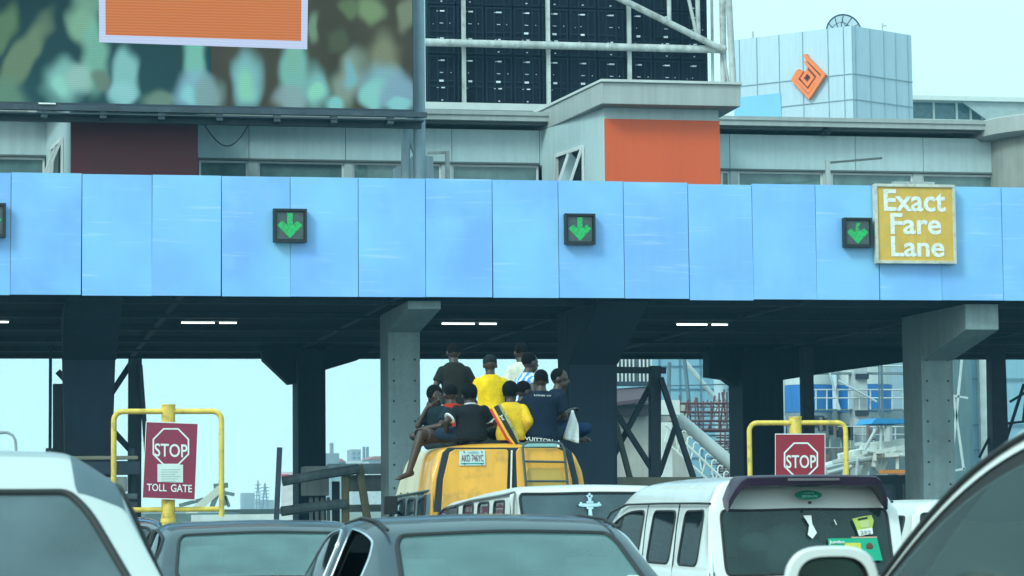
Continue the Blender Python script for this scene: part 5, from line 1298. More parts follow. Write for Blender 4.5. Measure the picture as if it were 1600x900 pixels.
# yellow high-roof bus carrying the passengers
HB = 2.25
busD = van('yellow_bus', (6.06, 31.0, 0), 'battered yellow and cream high roof bus with people sitting on top and a rear ladder', [yellow_bus, cream_bus, M('bus_lower_blue', (.10, .15, .17), .6, var=.2)], HB, 4.7, 1.0, (1.08, 1.55, .95, 1.50), glass=glass_bus, rear_win=True, cat='bus',
           pillars=((.7, 1.4), (1.5, 2.3), (2.4, 3.1)), nose=.55, tumble=.07, off=.08, cf=.88, tail=(.07, .12), split=lambda c, i, j: 1 if (c.y > 1.55 and c.z > 1.60) else (2 if (c.y > .30 and c.z < 1.62 and abs(c.x) > .6) else 0), seal_r=.02)
def bus_parts():
    r = busD
    def at(px, py, y): 
        p = P(px, py, 31.0 + y); return Vector((p.x-6.06, y, p.z))
    seam = M('black_seam', (.012, .022, .03), .7)
    lean = lambda z: -.02 + max(0, (z-1.5))*.14      # the tail leans forward
    def panel(name, pts, mat, d=.03, off=-.05):
        b = MB(); q = []
        for (x, y) in pts:
            v = at(x, y, 0); v.y = lean(v.z) + off; q.append(v)
        b.prism(q, (0, d, 0)); return b.build(name, mat, r, bevel=.008)
    panel('seam_frame', [(677, 800), (683, 748), (693, 707), (702, 699), (886, 699), (895, 706), (904, 750), (907, 800)], seam, .05, -.015)
    p1 = panel('tailgate_panel', [(688, 800), (692, 750), (703, 707), (712, 702), (792, 702), (795, 705), (792, 752), (790, 800)], yellow_bus)
    panel('tailgate_panel', [(808, 800), (807, 706), (811, 700), (870, 700), (884, 706), (893, 750), (897, 800)], yellow_bus)
    panel('inset_panel', [(822, 800), (822, 738), (826, 732), (872, 732), (878, 738), (884, 800)], M('bus_yellow_dull', (.52, .33, .06), .5, var=.1), .01, -.06)
    # number plate
    pm = M('pale_plate', (.52, .64, .62), .5, var=.08)
    q = []
    for (x, y) in ((718, 704.5), (758, 703.5), (758, 727), (717, 727.5)):
        v = at(x, y, 0); v.y = lean(v.z) - .062; q.append(v)
    b = MB(); b.prism(q, (0, .008, 0)); pl = b.build('number_plate', pm, r)
    c = sum(q, Vector())/4
    text_obj('lettering', 'AKD 746YC', c + Vector((0, -.006, .0)), .275, .085, M('dull_red_print', (.20, .10, .12), .6), pl, up=(0, .14, 1))
    b = MB(); b.box((c.x-.145, c.y-.011, c.z-.085), (c.x+.15, c.y-.004, c.z-.06)); b.build('green_band', M('teal_print', (.04, .30, .28), .6), pl)
    text_obj('lettering', 'LAGOS', c + Vector((.01, -.002, .072)), .13, .018, M('teal_print', (0, 0, 0)), pl, up=(0, .14, 1))
    b = MB(); 
    for (dx, dz) in ((-.1, .075), (.12, .075), (-.1, -.072), (.11, -.072)): b.ell(c + Vector((dx, -.012 + dz*.14, dz)), (.009, .005, .009), 8, 6)
    b.build('screw', rubber, pl)
    # white post edge of the open gap between the panels
    v = at(801, 752, 0); b = MB(); b.bar((v.x, lean(2.14)-.03, 2.14), (v.x-.04, lean(1.5)-.03, 1.5), .018, .02, up=(0, 1, 0)); b.build('gap_edge', sign_white, r)
    # ladder
    lad = M('dark_ladder_tube', (.05, .075, .08), .5, var=.2); b = MB()
    o = lambda x, y: (lambda v: Vector((v.x, lean(v.z)-.13, v.z)))(at(x, y, 0))
    pts = [o(822, 800), o(815, 700), o(817, 694), o(824, 691), o(868, 691), o(876, 694), o(880, 702), o(887, 800)]
    b.tube(pts, .017, 8)
    for (p, q_) in (((817, 721), (882, 722)), ((819, 752), (884, 752)), ((821, 783), (886, 783))): b.tube([o(*p), o(*q_)], .014, 8)
    b.tube([o(817, 694), o(817, 694)+Vector((0, .3, .02))], .014, 6); b.tube([o(876, 694), o(876, 694)+Vector((0, .3, .02))], .014, 6)
    b.build('ladder', lad, r, smooth=True)
    # folded light-blue mat at the ladder top
    b = MB(); a, cc = at(822, 699, .12), at(870, 692, .12); b.box((a.x, .1, a.z), (cc.x, .5, cc.z)); b.build('roof_mat', M('pale_teal_mat', (.30, .58, .58), .8, var=.2, scale=6), r, bevel=.01)
    # rack rail along the left side, black mirror
    b = MB(); b.tube([(-.80, .08, 1.665), (-.93, .35, 1.66), (-.94, 1.6, 1.63), (-.93, 3.2, 1.60)], .016, 8)
    for y in (.5, 1.1, 1.7, 2.3, 2.9): b.tube([(-.93, y, 1.645), (-.90, y, 1.53)], .011, 6)
    b.build('side_rail', lad, r, smooth=True)
    b = MB(); b.box((-1.24, 2.3, 1.36), (-1.06, 2.38, 1.60)); b.tube([(-1.1, 2.36, 1.42), (-.96, 2.6, 1.35)], .02, 8); b.build('mirror', black_paint, r, bevel=.03, smooth=True)
    # faded pale stripe on the left roof shoulder
    b = MB(); pts = []
    b.add([(-.865, .55, 1.70), (-.865, .75, 1.70), (-.80, .75, 2.08), (-.80, .58, 2.08)], [(0, 1, 2, 3)])
bus_parts()

# white crossover at the left edge
def left_suv():
    r = thing('white_crossover', (0, 0, 0), 'white crossover at the left edge seen from behind with big grey rear window', 'car')
    st = [(0, 0, .80, .6, .72, .62, .63), (.06, .12, .93, 1.0, .90, 1.08, 1.10), (.50, .60, .94, 1.04, .70, 1.50, 1.565, .14, .85), (.62, .72, .94, 1.05, .69, 1.56, 1.65, .14, .85), (.95, .95, .94, 1.05, .69, 1.575, 1.685, .14, .85),
          (1.5, 1.5, .94, 1.05, .69, 1.58, 1.70, .14, .85), (1.6, 1.6, .94, 1.05, .69, 1.58, 1.70, .14, .85), (2.4, 2.5, .94, 1.03, .67, 1.54, 1.65, .14, .85), (3.35, 3.5, .92, 1.0, .70, 1.04, 1.07), (4.3, 4.35, .86, .85, .6, .93, .96), (4.6, 4.6, .74, .6, .55, .62, .63)]
    wins = [('rear_window', (1, 2), (6, 10), glass_suv), ('side_window', (3, 5), (4, 5), glass_dark), ('side_window', (3, 5), (11, 12), glass_dark), ('side_window', (6, 8), (4, 5), glass_dark), ('side_window', (6, 8), (11, 12), glass_dark), ('windshield', (7, 8), (6, 10), glass_van)]
    g = M('grey_plastic_trim', (.085, .13, .155), .6, var=.15)
    shell(r, st, .22, [white_suv_p, g], wins, creases={('r', 4): .5, ('r', 5): .5, ('s', 1): .5, ('s', 2): .5, ('r', 6): .35}, seal_r=.012, split=lambda c, i, j: 1 if (j in (5, 10) and 2 <= i <= 6) else 0)
    wheels(r, (.85, 3.6), .78, .34)
    b = MB(); b.box((-.7, .35, .95), (.7, .95, .98)); b.build('parcel_shelf', lining_m, r)
    for x in (-.45, 0, .45): seat(r, x, 1.5, .5, .44, .55)
    for x in (-.38, .38): seat(r, x, 2.5, .5)
    b = MB(); b.tube([(.02, .18, 1.14), (.42, .085, 1.16), (.44, .08, 1.155)], .010, 6); b.build('wiper', rubber, r)
    r.location = (-.36, 7.15, 0)
left_suv()

# white SUV at the right edge, door mirror towards the camera
def right_suv():
    r = thing('white_suv', (0, 0, 0), 'white SUV at the right edge with door mirror and big dark side window', 'car')
    st = [(0, 0, .80, .6, .72, .62, .63), (.08, .12, .91, 1.0, .84, 1.08, 1.1), (.35, .42, .93, 1.02, .76, 1.60, 1.66), (.55, .62, .935, 1.03, .76, 1.70, 1.80), (1.0, 1.0, .935, 1.03, .77, 1.74, 1.84), (1.1, 1.1, .935, 1.03, .77, 1.74, 1.84),
          (2.35, 2.58, .935, 1.02, .78, 1.73, 1.82, .11, .8), (3.35, 3.50, .93, 1.0, .89, 1.10, 1.13, .12, .8), (4.3, 4.4, .88, .85, .6, .95, .98), (4.6, 4.6, .75, .6, .55, .62, .63)]
    wins = [('rear_window', (1, 2), (6, 10), glass_van), ('side_window', (3, 4), (4, 5), glass_dark), ('side_window', (3, 4), (11, 12), glass_dark), ('side_window', (5, 7), (4, 5), glass_clear), ('side_window', (5, 7), (11, 12), glass_clear), ('windshield', (6, 7), (6, 10), glass_clear)]
    shell(r, st, .24, white_car, wins, creases={('r', 4): .6, ('r', 5): .6, ('s', 1): .5, ('s', 2): .5, ('s', 7): .4, ('r', 6): .5}, seal_r=[.014, .014, .014, .010, .010, .008], frit=(4, 5))
    wheels(r, (.85, 3.65), .80, .36)
    for x in (-.42, .42): seat(r, x, 1.85, .55, .5, .62)
    for x in (-.42, .42): seat(r, x, .95, .55, .5, .6)
    b = MB(); b.hexa([(-.84, 2.75, .7), (.84, 2.75, .7), (.84, 3.3, .7), (-.84, 3.3, .7), (-.82, 2.85, 1.08), (.82, 2.85, 1.08), (.82, 3.28, 1.04), (-.82, 3.28, 1.04)]); b.build('dashboard', lining_m, r, bevel=.05, smooth=True)
    b = MB(); c = Vector((-.42, 2.62, 1.05)); b.tube([c+Vector((math.cos(a)*.19, math.sin(a)*.08, math.sin(a)*.175)) for a in [2*math.pi*i/28 for i in range(28)]], .016, 8, closed=True)
    for a in (0, 2.2, 4.1): b.tube([c, c+Vector((math.cos(a)*.18, math.sin(a)*.08, math.sin(a)*.17))], .014, 6)
    b.ell(c, (.06, .04, .06)); b.tube([c, c+Vector((0, .3, -.12))], .03, 8); b.build('steering_wheel', rubber, r, smooth=True)
    b = MB(); b.box((.80, 1.25, 1.035), (.87, 3.1, 1.075)); b.box((-.86, 1.25, 1.03), (-.81, 3.1, 1.05)); b.build('door_top_glint', M('painted_glint', (.34, .38, .37), .4), r, bevel=.01)  # pale bars added to stand in for the reflection along the door tops
    b = MB(); b.tube([(-.3, 2.6, 1.66), (0, 2.62, 1.66)], .01, 6); b.box((-.13, 2.5, 1.56), (.13, 2.53, 1.63)); b.build('rear_view_mirror', rubber, r, bevel=.012)
    # door mirror
    mx, my, mz = -1.085, 2.93, 1.252
    b = MB(); n = 40
    def sup(t, a, c, e=3.2):
        x, z = math.cos(t), math.sin(t); return (math.copysign(abs(x)**(2/e), x)*a, math.copysign(abs(z)**(2/e), z)*c)
    rings = [(0.0, .100, .102), (-.0, .122, .122), (.015, .128, .128), (.06, .122, .12), (.10, .09, .085), (.125, .04, .035)]
    vs = []; fs = []
    for (dy, a, c) in rings:
        for k in range(n): 
            x, z = sup(2*math.pi*k/n, a, c); vs.append((mx+x+dy*.1, my+dy, mz+z))
    for i in range(len(rings)-1):
        for k in range(n): fs.append((i*n+k, i*n+(k+1) % n, (i+1)*n+(k+1) % n, (i+1)*n+k))
    fs.append(tuple((len(rings)-1)*n+k for k in range(n))); 
    b.add(vs, fs); b.bar((mx+.08, my+.05, mz-.09), (-.90, my+.12, mz-.13), .1, .07); mo = b.build('mirror', white_car, r, smooth=True, angle=50)
    b = MB(); vs = []; fs = []
    for (dy, a, c) in ((.0, .1015, .1035), (.03, .095, .097), (.03, .0, .0)):
        for k in range(n): x, z = sup(2*math.pi*k/n, max(a, .001), max(c, .001)); vs.append((mx+x, my+dy, mz+z))
    for i in range(2):
        for k in range(n): fs.append((i*n+k, i*n+(k+1) % n, (i+1)*n+(k+1) % n, (i+1)*n+k))
    b.add(vs, fs); b.build('mirror_rim', rubber, mo, smooth=True)
    b = MB(); b.prism([(mx+x, my+.018, mz+z) for x, z in [sup(2*math.pi*k/n, .093, .094) for k in range(n)]], (0, .004, 0)); b.build('mirror_glass', mirror_glass, mo)
    r.location = (3.17, 3.42, 0)
right_suv()
# ------------------------------------------------------------ people on the bus roof
skin_m = M('dark_skin', (.050, .028, .020), .5, var=.12, scale=6); hair_m = M('black_hair', (.007, .007, .008), .95, spec=.08, var=.3, scale=30, bump=.6)
eye_m = M('eye_white', (.32, .30, .28), .4)
def cloth_m(name, col, **k): return M(name, col, .95, spec=.12, var=k.get('var', .22), scale=7, fine=.08, bump=.7)
def cap(b, p, q, r0, r1, ends=True, n=14):
    p = Vector(p); q = Vector(q)
    b.tube([p, p.lerp(q, .5), q], [r0, (r0+r1)/2*1.03, r1], n)
    if ends: b.ell(p, (r0,)*3, 12, 8); b.ell(q, (r1,)*3, 12, 8)
def loft(b, rings, n=20):
    vs = []; fs = []
    for (c, rx, ry) in rings:
        for k in range(n):
            a = 2*math.pi*k/n; vs.append(Vector(c) + Vector((rx*math.cos(a), ry*math.sin(a), 0)))
    for i in range(len(rings)-1):
        for k in range(n): fs.append((i*n+k, i*n+(k+1) % n, (i+1)*n+(k+1) % n, (i+1)*n+k))
    fs += [tuple(range(n))[::-1], tuple((len(rings)-1)*n+k for k in range(n))]
    b.add(vs, fs)
def fuse(name, b, mat, parent, vox=.011, smooth=4):
    """join overlapping closed shapes into one continuous surface"""
    me = bpy.data.meshes.new(name); me.from_pydata(b.v, [], b.f)
    bm = bmesh.new(); bm.from_mesh(me); bmesh.ops.recalc_face_normals(bm, faces=bm.faces); bm.to_mesh(me); bm.free()
    o = bpy.data.objects.new(name, me); COL.objects.link(o)
    m = o.modifiers.new('r', 'REMESH'); m.mode = 'VOXEL'; m.voxel_size = vox
    s = o.modifiers.new('s', 'SMOOTH'); s.iterations = smooth; s.factor = .5
    m2 = bpy.data.meshes.new_from_object(o.evaluated_get(bpy.context.evaluated_depsgraph_get())); bpy.data.objects.remove(o)
    m2.name = name; m2.materials.clear(); m2.materials.append(mat)
    m2.polygons.foreach_set('use_smooth', [True]*len(m2.polygons))
    o = bpy.data.objects.new(name, m2); COL.objects.link(o); o.parent = parent; return o
def hand(b, wrist, dirv, up, curl=.6, side=1):
    d = Vector(dirv).normalized(); u = Vector(up); u = (u - d*u.dot(d)).normalized(); s = d.cross(u)*side
    w = Vector(wrist); M3 = Matrix((s, d, u)).transposed()
    b.ell(w + d*.05, (.042, .052, .018), 12, 8, M3)
    for i, L in enumerate((.065, .078, .073, .056)):
        base = w + d*.088 + s*(-.031 + .0205*i); a = curl; p1 = base + (d*math.cos(a*.6) - u*math.sin(a*.6))*L*.5; p2 = p1 + (d*math.cos(a*1.5) - u*math.sin(a*1.5))*L*.5
        cap(b, base, p1, .0105, .0098, n=8); cap(b, p1, p2, .0098, .0085, n=8)
    base = w + d*.03 - s*.036; p1 = base + d*.035 - s*.03 - u*.01; p2 = p1 + d*.032 - s*.008 - u*.012
    cap(b, base, p1, .013, .011, n=8); cap(b, p1, p2, .011, .009, n=8)

def person(pos, face, label, hs=1.0, ws=1.0, lean=8, head=(0, 0), bow=8, arms=None, legs=None, shirt=None, sleeves='short', trousers=None, hair='short', trim=None, cap_m=None, scale=1.0, bare_leg=False, sleeve_trim=False):
    """seated figure: pelvis at the origin, looking along +y; pos = pelvis point, face = turn about z in degrees"""
    root = thing('person', pos, label, 'person', 'people riding on the bus roof', R(face)); LOCAL.add(root.name)
    S = lambda p: Vector((p[0]*ws, p[1]*ws, p[2]*hs))
    ln = R(lean)
    def sp(z, y=0): return S((0, math.sin(ln)*z + y, math.cos(ln)*z))
    arms = arms or {}; legs = legs or {}
    shl = {s: S((s*.158, math.sin(ln)*.405, math.cos(ln)*.405)) for s in (-1, 1)}
    A = {}
    for s in (-1, 1):
        e, w = arms.get(s, ((s*.235, .06, .20), (s*.16, .30, .12)))
        A[s] = (shl[s], S(e), S(w))
    Lg = {}
    for s in (-1, 1):
        k, f = legs.get(s, ((s*.25, .36, .02), (-s*.06, .30 + .05*s, -.05)))
        Lg[s] = (S((s*.09, .02, 0)), S(k), S(f))
    tors = [(sp(-.10), .15, .115), (sp(0), .165, .125), (sp(.12), .150, .110), (sp(.27), .160, .115), (sp(.37), .180, .115), (sp(.425), .172, .105), (sp(.465), .135, .090), (sp(.505), .085, .075)]
    tors = [(c, a*ws, d*ws) for c, a, d in tors]
    neck0, neck1 = sp(.47), sp(.555) + S((0, .02, 0))
    HSC = 1.13
    hc = neck1 + Vector((0, .018, .088))
    hm = (Matrix.Rotation(R(head[0]), 3, 'Z') @ Matrix.Rotation(R(-bow), 3, 'X') @ Matrix.Rotation(R(head[1]), 3, 'Y'))
    H = lambda x, y, z: hc + hm @ (Vector((x, y, z))*HSC)
    hm = hm @ Matrix.Scale(HSC, 3) if False else hm
    b = MB()
    loft(b, tors); cap(b, neck0, neck1, .068*ws, .060)
    b.ell(H(0, -.008, .02), tuple(HSC*q for q in (.077, .098, .098)), 18, 12, hm); b.ell(H(0, .022, -.05), tuple(HSC*q for q in (.058, .070, .072)), 16, 10, hm)
    b.ell(H(0, .060, -.085), tuple(HSC*q for q in (.030, .026, .022)), 10, 8, hm)                      # chin
    b.tube([H(0, .088, .01), H(0, .112, -.030), H(0, .085, -.038)], [.012, .019, .012], 8); b.ell(H(.012, .095, -.034), tuple(HSC*q for q in (.013,)*3), 8, 6); b.ell(H(-.012, .095, -.034), tuple(HSC*q for q in (.013,)*3), 8, 6)   # nose
    b.ell(H(0, .088, -.060), tuple(HSC*q for q in (.027, .014, .008)), 10, 6, hm); b.ell(H(0, .087, -.071), tuple(HSC*q for q in (.024, .014, .008)), 10, 6, hm)                    # lips
    for s in (-1, 1): b.ell(H(s*.079, -.005, -.012), tuple(HSC*q for q in (.010, .024, .033)), 10, 8, hm); b.ell(H(s*.032, .078, .018), tuple(HSC*q for q in (.026, .014, .010)), 8, 6, hm)  # ears, brow
    for s in (-1, 1):
        a, e, w = A[s]
        cap(b, a, e, .052*ws, .041); cap(b, e, w, .041, .028); hand(b, w, (w-e), Vector((0, 0, 1)) if abs((w-e).normalized().z) < .8 else Vector((0, -1, 0)), .8, s)
        h, k, f = Lg[s]
        cap(b, h, k, .085*ws, .062*ws); cap(b, k, k.lerp(f, .35), .060*ws, .060*ws); cap(b, k.lerp(f, .35), f, .058*ws, .040)
        fd = Vector(((k-h).x, (k-h).y, 0)); fd = fd.normalized() if fd.length > .01 else Vector((0, 1, 0))
        fd = (fd*.9 + Vector((0, 0, -.25))).normalized(); toe = f + fd*.16
        cap(b, f - fd*.04 - Vector((0, 0, .02)), toe - Vector((0, 0, .03)), .040, .030)
        sd = fd.cross(Vector((0, 0, 1))).normalized()
        for i in range(5): cap(b, toe + sd*(.028-.014*i)*1.2 - Vector((0, 0, .03)), toe + sd*(.03-.015*i)*1.3 + fd*(.035-.004*i) - Vector((0, 0, .035)), .013 - .0012*i, .010, n=8)
    fuse('body', b, skin_m, root, .0095, 3)
    b = MB()
    for s in (-1, 1): b.ell(H(s*.030, .0835, .002), (.0095, .006, .005), 8, 6, hm)
    b.build('eye', eye_m, root, smooth=True)
    # hair or cap
    b = MB()
    if cap_m: b.ell(H(0, -.008, .040), tuple(HSC*q for q in (.087, .108, .090)), 20, 12, hm); b.ell(H(0, .10, .045), tuple(HSC*q for q in (.062, .06, .010)), 14, 8, hm)
    elif hair == 'short': b.ell(H(0, -.022, .034), tuple(HSC*q for q in (.083, .094, .092)), 20, 12, hm)
    elif hair == 'full': b.ell(H(0, -.022, .036), tuple(HSC*q for q in (.092, .102, .102)), 20, 12, hm)
    elif hair == 'shaved': b.ell(H(0, -.020, .030), tuple(HSC*q for q in (.080, .090, .092)), 20, 12, hm)
    fuse('cap' if cap_m else 'hair', b, cap_m or hair_m, root, .010, 1)
    g = .013
    if shirt:
        b = MB()
        loft(b, [(c, a+g+(.014 if i < 3 else 0)+random.uniform(0, .006), d+g+(.016 if i < 3 else 0)+random.uniform(0, .006)) for i, (c, a, d) in enumerate(tors)] + [(sp(.515), .076*ws, .068*ws)])
        for s in (-1, 1):
            a, e, w = A[s]; b.ell(a, (.056*ws+g,)*3, 14, 9)
            if sleeves == 'short':
                q = a.lerp(e, .72); b.tube([a, a.lerp(e, .4), q], [.055*ws+g, .056*ws+g, .058*ws+g], 16)
            elif sleeves == 'long':
                b.tube([a, e], [.058*ws+g, .048+g], 16); b.ell(e, (.048+g,)*3, 12, 8); b.tube([e, w], [.047+g, .034+g], 16)
        fuse('shirt', b, shirt, root, .011, 3)
    if trim:
        b = MB(); c = sp(.515); b.tube([c + Vector((.066*ws*math.cos(t), .058*ws*math.sin(t), .012*math.sin(t)*-1)) for t in [2*math.pi*i/24 for i in range(24)]], .010, 6, closed=True)
        b.build('collar', trim, root, smooth=True)
        if sleeves == 'short' and sleeve_trim:
            for s in (-1, 1):
                a, e, w = A[s]; b = MB(); q = a.lerp(e, .72); dd = (e-a).normalized(); b.tube([q - dd*.010, q + dd*.006], [.058*ws+g+.001, .058*ws+g+.001], 16); b.build('sleeve_trim', trim, root, smooth=True)
    tm = trousers or cloth_m('dark_denim', (.018, .03, .055))
    b = MB()
    loft(b, [(sp(-.11), .155*ws+g, .12*ws+g), (sp(0), .17*ws+g, .13*ws+g), (sp(.06), .16*ws+g, .12*ws+g)])
    for s in (-1, 1):
        h, k, f = Lg[s]; end = k.lerp(f, .9) if not bare_leg else None
        b.ell(h, (.085*ws+g,)*3, 12, 8)
        if bare_leg: q = h.lerp(k, .80); b.tube([h, q], [.085*ws+g, .075*ws+g], 16)
        else: b.tube([h, k], [.085*ws+g, .064*ws+g], 16); b.ell(k, (.064*ws+g,)*3, 12, 8); b.tube([k, end], [.062*ws+g, .052+g], 16)
    fuse('trousers', b, tm, root, .012, 3)
    root['_hc'] = 0; del root['_hc']
    return root, S, sp, H

def seat_at(px, ptop, Y, zp, hs_head=.755):
    """pelvis point and height scale so that the head top falls at the measured row"""
    top = P(px, ptop, Y); return Vector((top.x, Y, zp)), (top.z - zp - .10) / (.585 + .0)
black_tee = cloth_m('black_tee', (.014, .016, .019)); navy_tee = cloth_m('navy_tee', (.010, .018, .036)); yellow_jersey = cloth_m('yellow_jersey', (.85, .53, .015)); mustard_tee = cloth_m('mustard_tee', (.78, .47, .03))
white_tee = cloth_m('cream_white_tee', (.70, .70, .58)); charcoal = cloth_m('charcoal_tee', (.020, .020, .018)); teal_top = cloth_m('dark_teal_top', (.014, .028, .036)); trim_w = cloth_m('white_trim', (.75, .76, .76)); red_top = cloth_m('red_black_top', (.45, .035, .015))

def blue_white_shirt():
    m = M('blue_white_print', (.10, .30, .75), .85); t = m.node_tree; bs = t.nodes['Principled BSDF']
    tc = t.nodes.new('ShaderNodeTexCoord'); w = t.nodes.new('ShaderNodeTexWave'); w.inputs['Scale'].default_value = 4; w.inputs['Distortion'].default_value = 6; w.inputs['Detail'].default_value = 3; w.inputs['Detail Scale'].default_value = 2
    r = t.nodes.new('ShaderNodeValToRGB'); r.color_ramp.elements[0].color = (.05, .25, .70, 1); r.color_ramp.elements[1].color = (.65, .72, .80, 1); r.color_ramp.elements[0].position = .35; r.color_ramp.elements[1].position = .62
    t.links.new(tc.outputs['Object'], w.inputs[0]); t.links.new(w.outputs['Fac'], r.inputs[0]); t.links.new(r.outputs[0], bs.inputs['Base Color']); return m

ROOF = 2.36
def put(px, ptop, Y, zp, **k):
    top = P(px, ptop, Y); hs = (top.z - zp - .265) / .535
    return Vector((top.x, Y, zp)), min(1.12, max(.72, hs))
# back row, squatting and half standing on the roof bundle
def back(px, ptop, Y, zp, face, label, **k):
    pos, hs = put(px, ptop, Y, zp); return person(pos, face, label, hs=hs, legs={s: ((s*.17, .34, .10), (s*.16, .20, -.30)) for s in (-1, 1)}, **k)
back(711, 530, 34.3, 2.84, 3, 'person in a charcoal shirt seen from behind, seated highest in the back row', shirt=charcoal, ws=1.06, hair='shaved', bow=12, arms={s: ((s*.25, .04, .22), (s*.12, .28, .16)) for s in (-1, 1)}, trousers=cloth_m('black_trousers', (.014, .015, .017)))
back(767, 551, 33.7, 2.70, -4, 'person in a bright yellow jersey and dark cap seen from behind', shirt=yellow_jersey, ws=1.05, cap_m=cloth_m('dark_cap', (.016, .022, .024)), bow=22, trousers=cloth_m('yellow_shorts', (.75, .42, .02)))
back(818, 531, 34.6, 2.86, 10, 'person in a cream white shirt half hidden behind the one in blue and white', shirt=white_tee, ws=1.05, bow=14)
back(812, 546, 33.2, 2.66, -66, 'person in a blue and white printed vest, face turned in profile to the right', shirt=blue_white_shirt(), sleeves='none', lean=14, bow=4, ws=.98, hair='short')
# front row on the rear edge of the roof
pos, hs = put(688, 600, 32.5, ROOF)
person(pos, 128, 'person with hand on mouth and one bare leg hanging down', hs=hs, ws=.98, lean=6, shirt=teal_top, hair='full', head=(62, 12), bow=10, bare_leg=True, trousers=cloth_m('grey_shorts', (.10, .07, .065)), sleeves='short',
       arms={1: ((.22, .20, .17), (.10, .15, .48)), -1: ((-.20, .22, .16), (.02, .30, .12))}, legs={-1: ((-.02, .40, .02), (.05, .56, -.62)), 1: ((.20, .30, .0), (.0, .22, -.06))}, trim=trim_w)
pos, hs = put(709, 601, 33.2, ROOF+.08)
person(pos, 15, 'person with a red patterned top squeezed between two dark shirted riders', hs=hs, shirt=red_top, hair='short', bow=14)
pos, hs = put(736, 597, 31.75, ROOF)
r6, S6, sp6, H6 = person(pos, 8, 'person in a black polo with white collar and sleeve trim seen from behind', hs=hs, ws=1.12, shirt=black_tee, trim=trim_w, sleeve_trim=True, lean=4, bow=14, hair='full', arms={-1: ((-.30, -.02, .22), (-.24, .18, .06)), 1: ((.28, .05, .20), (.2, .3, .12))})
pos, hs = put(797, 593, 31.8, ROOF)
r7, S7, sp7, H7 = person(pos, -14, 'person in a mustard yellow long sleeved top with a striped black scarf across the back', hs=hs, ws=.98, shirt=mustard_tee, sleeves='long', lean=8, bow=12, head=(-20, 0), hair='full', arms={1: ((.24, -.02, .20), (.22, .10, .02)), -1: ((-.22, .06, .20), (-.1, .28, .14))}, trousers=cloth_m('black_trousers', (0, 0, 0)))
pos, hs = put(808, 592, 32.6, ROOF)
person(pos, -70, 'person facing right, mostly hidden behind the rider with the striped scarf', hs=hs, shirt=navy_tee, hair='short', ws=.95, bow=10)
pos, hs = put(846, 575, 31.8, ROOF)
r8, S8, sp8, H8 = person(pos, -6, 'person in a navy shirt with white hem print seen from behind above the ladder', hs=hs, ws=1.12, shirt=navy_tee, hair='short', lean=3, bow=10, arms={s: ((s*.27, .06, .22), (s*.16, .30, .12)) for s in (-1, 1)})
pos, hs = put(864, 573, 32.5, ROOF+.06)
person(pos, -80, 'person at the right end with hand on mouth and arm resting on a blue knee', hs=hs, ws=1.0, shirt=cloth_m('dark_blue_shirt', (.012, .02, .04)), hair='short', lean=6, bow=6, head=(-35, 0),
       arms={1: ((.24, .03, .19), (.13, .20, .25)), -1: ((-.16, .22, .24), (-.02, .15, .47))}, trousers=cloth_m('blue_jeans', (.014, .035, .095)))
# white cloth hanging from the right-most rider's hand
def cloth():
    b = MB(); vs = []; fs = []; N, K = 8, 12
    outl = lambda v: (891 - 5*v - 1, 901 + 1.5*v) if v < .3 else (889.5 - 7*v, 901 + 1.5*v)
    for j in range(K+1):
        v = j/K; x0, x1 = (893 - 12*min(1, v*1.1), 896 + 8*min(1, v*2.2)); py = 641 + 45*v
        for i in range(N+1):
            u = i/N; p = P(x0 + (x1-x0)*u, py + 7*u*v, 31.95); vs.append(p + Vector((0, .03*math.sin(u*9+v*2)*v, 0)))
    for j in range(K):
        for i in range(N): fs.append((j*(N+1)+i, j*(N+1)+i+1, (j+1)*(N+1)+i+1, (j+1)*(N+1)+i))
    b.add(vs, fs); o = b.build('white_cloth', cloth_m('white_cloth_fabric', (.74, .78, .80), var=.05), None, smooth=True, angle=80)
    m = o.modifiers.new('thick', 'SOLIDIFY'); m.thickness = .008; tag(o, 'white cloth hanging from the hand of the right most rider', 'cloth')
cloth()
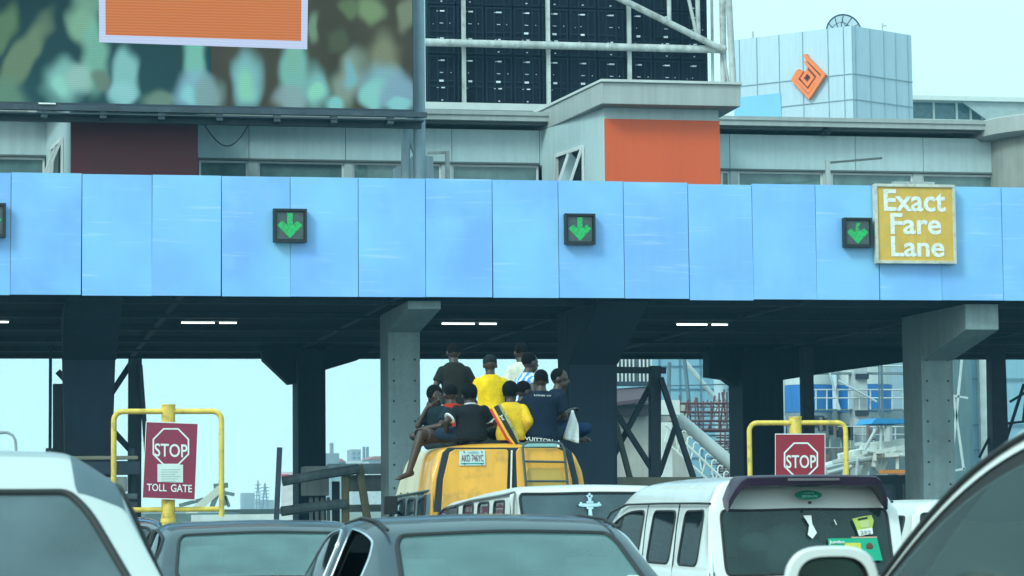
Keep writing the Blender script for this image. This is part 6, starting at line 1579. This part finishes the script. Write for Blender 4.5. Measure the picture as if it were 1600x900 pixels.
# striped scarf and shirt prints, on the camera side of the backs
def back_at(px, py, Y): p = P(px, py, Y); return p
def scarf():
    inv = Matrix.Rotation(R(14), 3, 'Z'); base = r7.location
    def L(px, py, Y): return inv @ (P(px, py, Y) - base)
    mats = [M('grey_speckle', (.30, .28, .12), .8, var=.6, scale=40), M('black_strap', (.012, .012, .014), .8), M('yellow_strap', (.80, .45, .03), .8), M('red_strap', (.55, .03, .02), .8)]
    a0, a1 = (775, 634), (811, 699)
    dv = Vector((a1[0]-a0[0], a1[1]-a0[1])); n = Vector((-dv.y, dv.x)).normalized()
    offs = [(-7.5, -3.5), (-3.5, 4.2), (4.2, 8.0), (8.0, 11.8)]
    for k, (o0, o1) in enumerate(offs):
        b = MB(); vs = []; N = 10
        for i in range(N+1):
            t = i/N; c = Vector(a0) + dv*t; Y = 31.61 - .05*math.sin(math.pi*t) - .004*k - .1*t; taper = 1 - .55*max(0, (t-.7)/.3)
            for oo in (o0, o1): q = c + n*(oo*taper); vs.append(L(q.x, q.y, Y))
        fs = [(2*i, 2*i+1, 2*i+3, 2*i+2) for i in range(N)]
        b.add(vs, fs); o = b.build(('scarf_edge', 'scarf', 'scarf_stripe', 'scarf_stripe')[k], mats[k], r7)
        m = o.modifiers.new('t', 'SOLIDIFY'); m.thickness = .01
    c = L(788.5, 660, 31.53); rt = (L(790, 670, 31.53) - L(778, 648, 31.53)).normalized(); upv = rt.cross(Vector((0, 1, 0))) * -1
    text_obj('lettering', 'Juboo', c, .22, .045, sign_white, r7, bold=.02, right=rt, up=inv @ Vector((.8, 0, .6)))
scarf()
def prints():
    inv = Matrix.Rotation(R(6), 3, 'Z'); base = r8.location
    L = lambda px, py, Y: inv @ (P(px, py, Y) - base)
    text_obj('lettering', 'VUITTON', L(842, 687, 31.58), .36, .045, trim_w, r8, bold=.01, right=inv @ Vector((1, 0, -.10)))
    text_obj('lettering', 'LOUIS VT', L(848, 618, 31.63), .22, .020, trim_w, r8, bold=.02, right=inv @ Vector((1, 0, -.05)))
    inv6 = Matrix.Rotation(R(-8), 3, 'Z'); c = inv6 @ (P(768, 659, 31.6) - r6.location)
    b = MB(); b.ell(c, (.018, .006, .010), 10, 6); b.build('sleeve_badge', trim_w, r6)
prints()
# tarpaulin bundle under the back row
b = MB(); b.box((5.62, 33.1, 2.22), (6.75, 35.2, 2.60)); bo = b.build('roof_bundle', M('dark_tarpaulin', (.02, .026, .03), .7, var=.3, scale=3, bump=.6), None, bevel=.12, segs=4, smooth=True)
tag(bo, 'dark tarpaulin bundle on the bus roof beneath the back row of riders', 'bundle')

# ------------------------------------------------------------ the hazy air, thickened and blued to lift dark tones like windscreen glare
def air():
    b = MB(); b.box((-950, -40, -1.0), (950, 950, 62)); o = b.build('haze', [], None)
    m = bpy.data.materials.new('hazy_air'); m.use_nodes = True; t = m.node_tree; t.nodes.clear()
    v = t.nodes.new('ShaderNodeVolumePrincipled'); v.inputs['Color'].default_value = (.28, .74, 1.0, 1); v.inputs['Density'].default_value = .0008; v.inputs['Anisotropy'].default_value = .2
    out_ = t.nodes.new('ShaderNodeOutputMaterial'); t.links.new(v.outputs[0], out_.inputs['Volume']); o.data.materials.append(m)
    tag(o, 'pale blue haze over the whole toll plaza, thickened to mimic windscreen glare', 'haze', kind='stuff')
air()
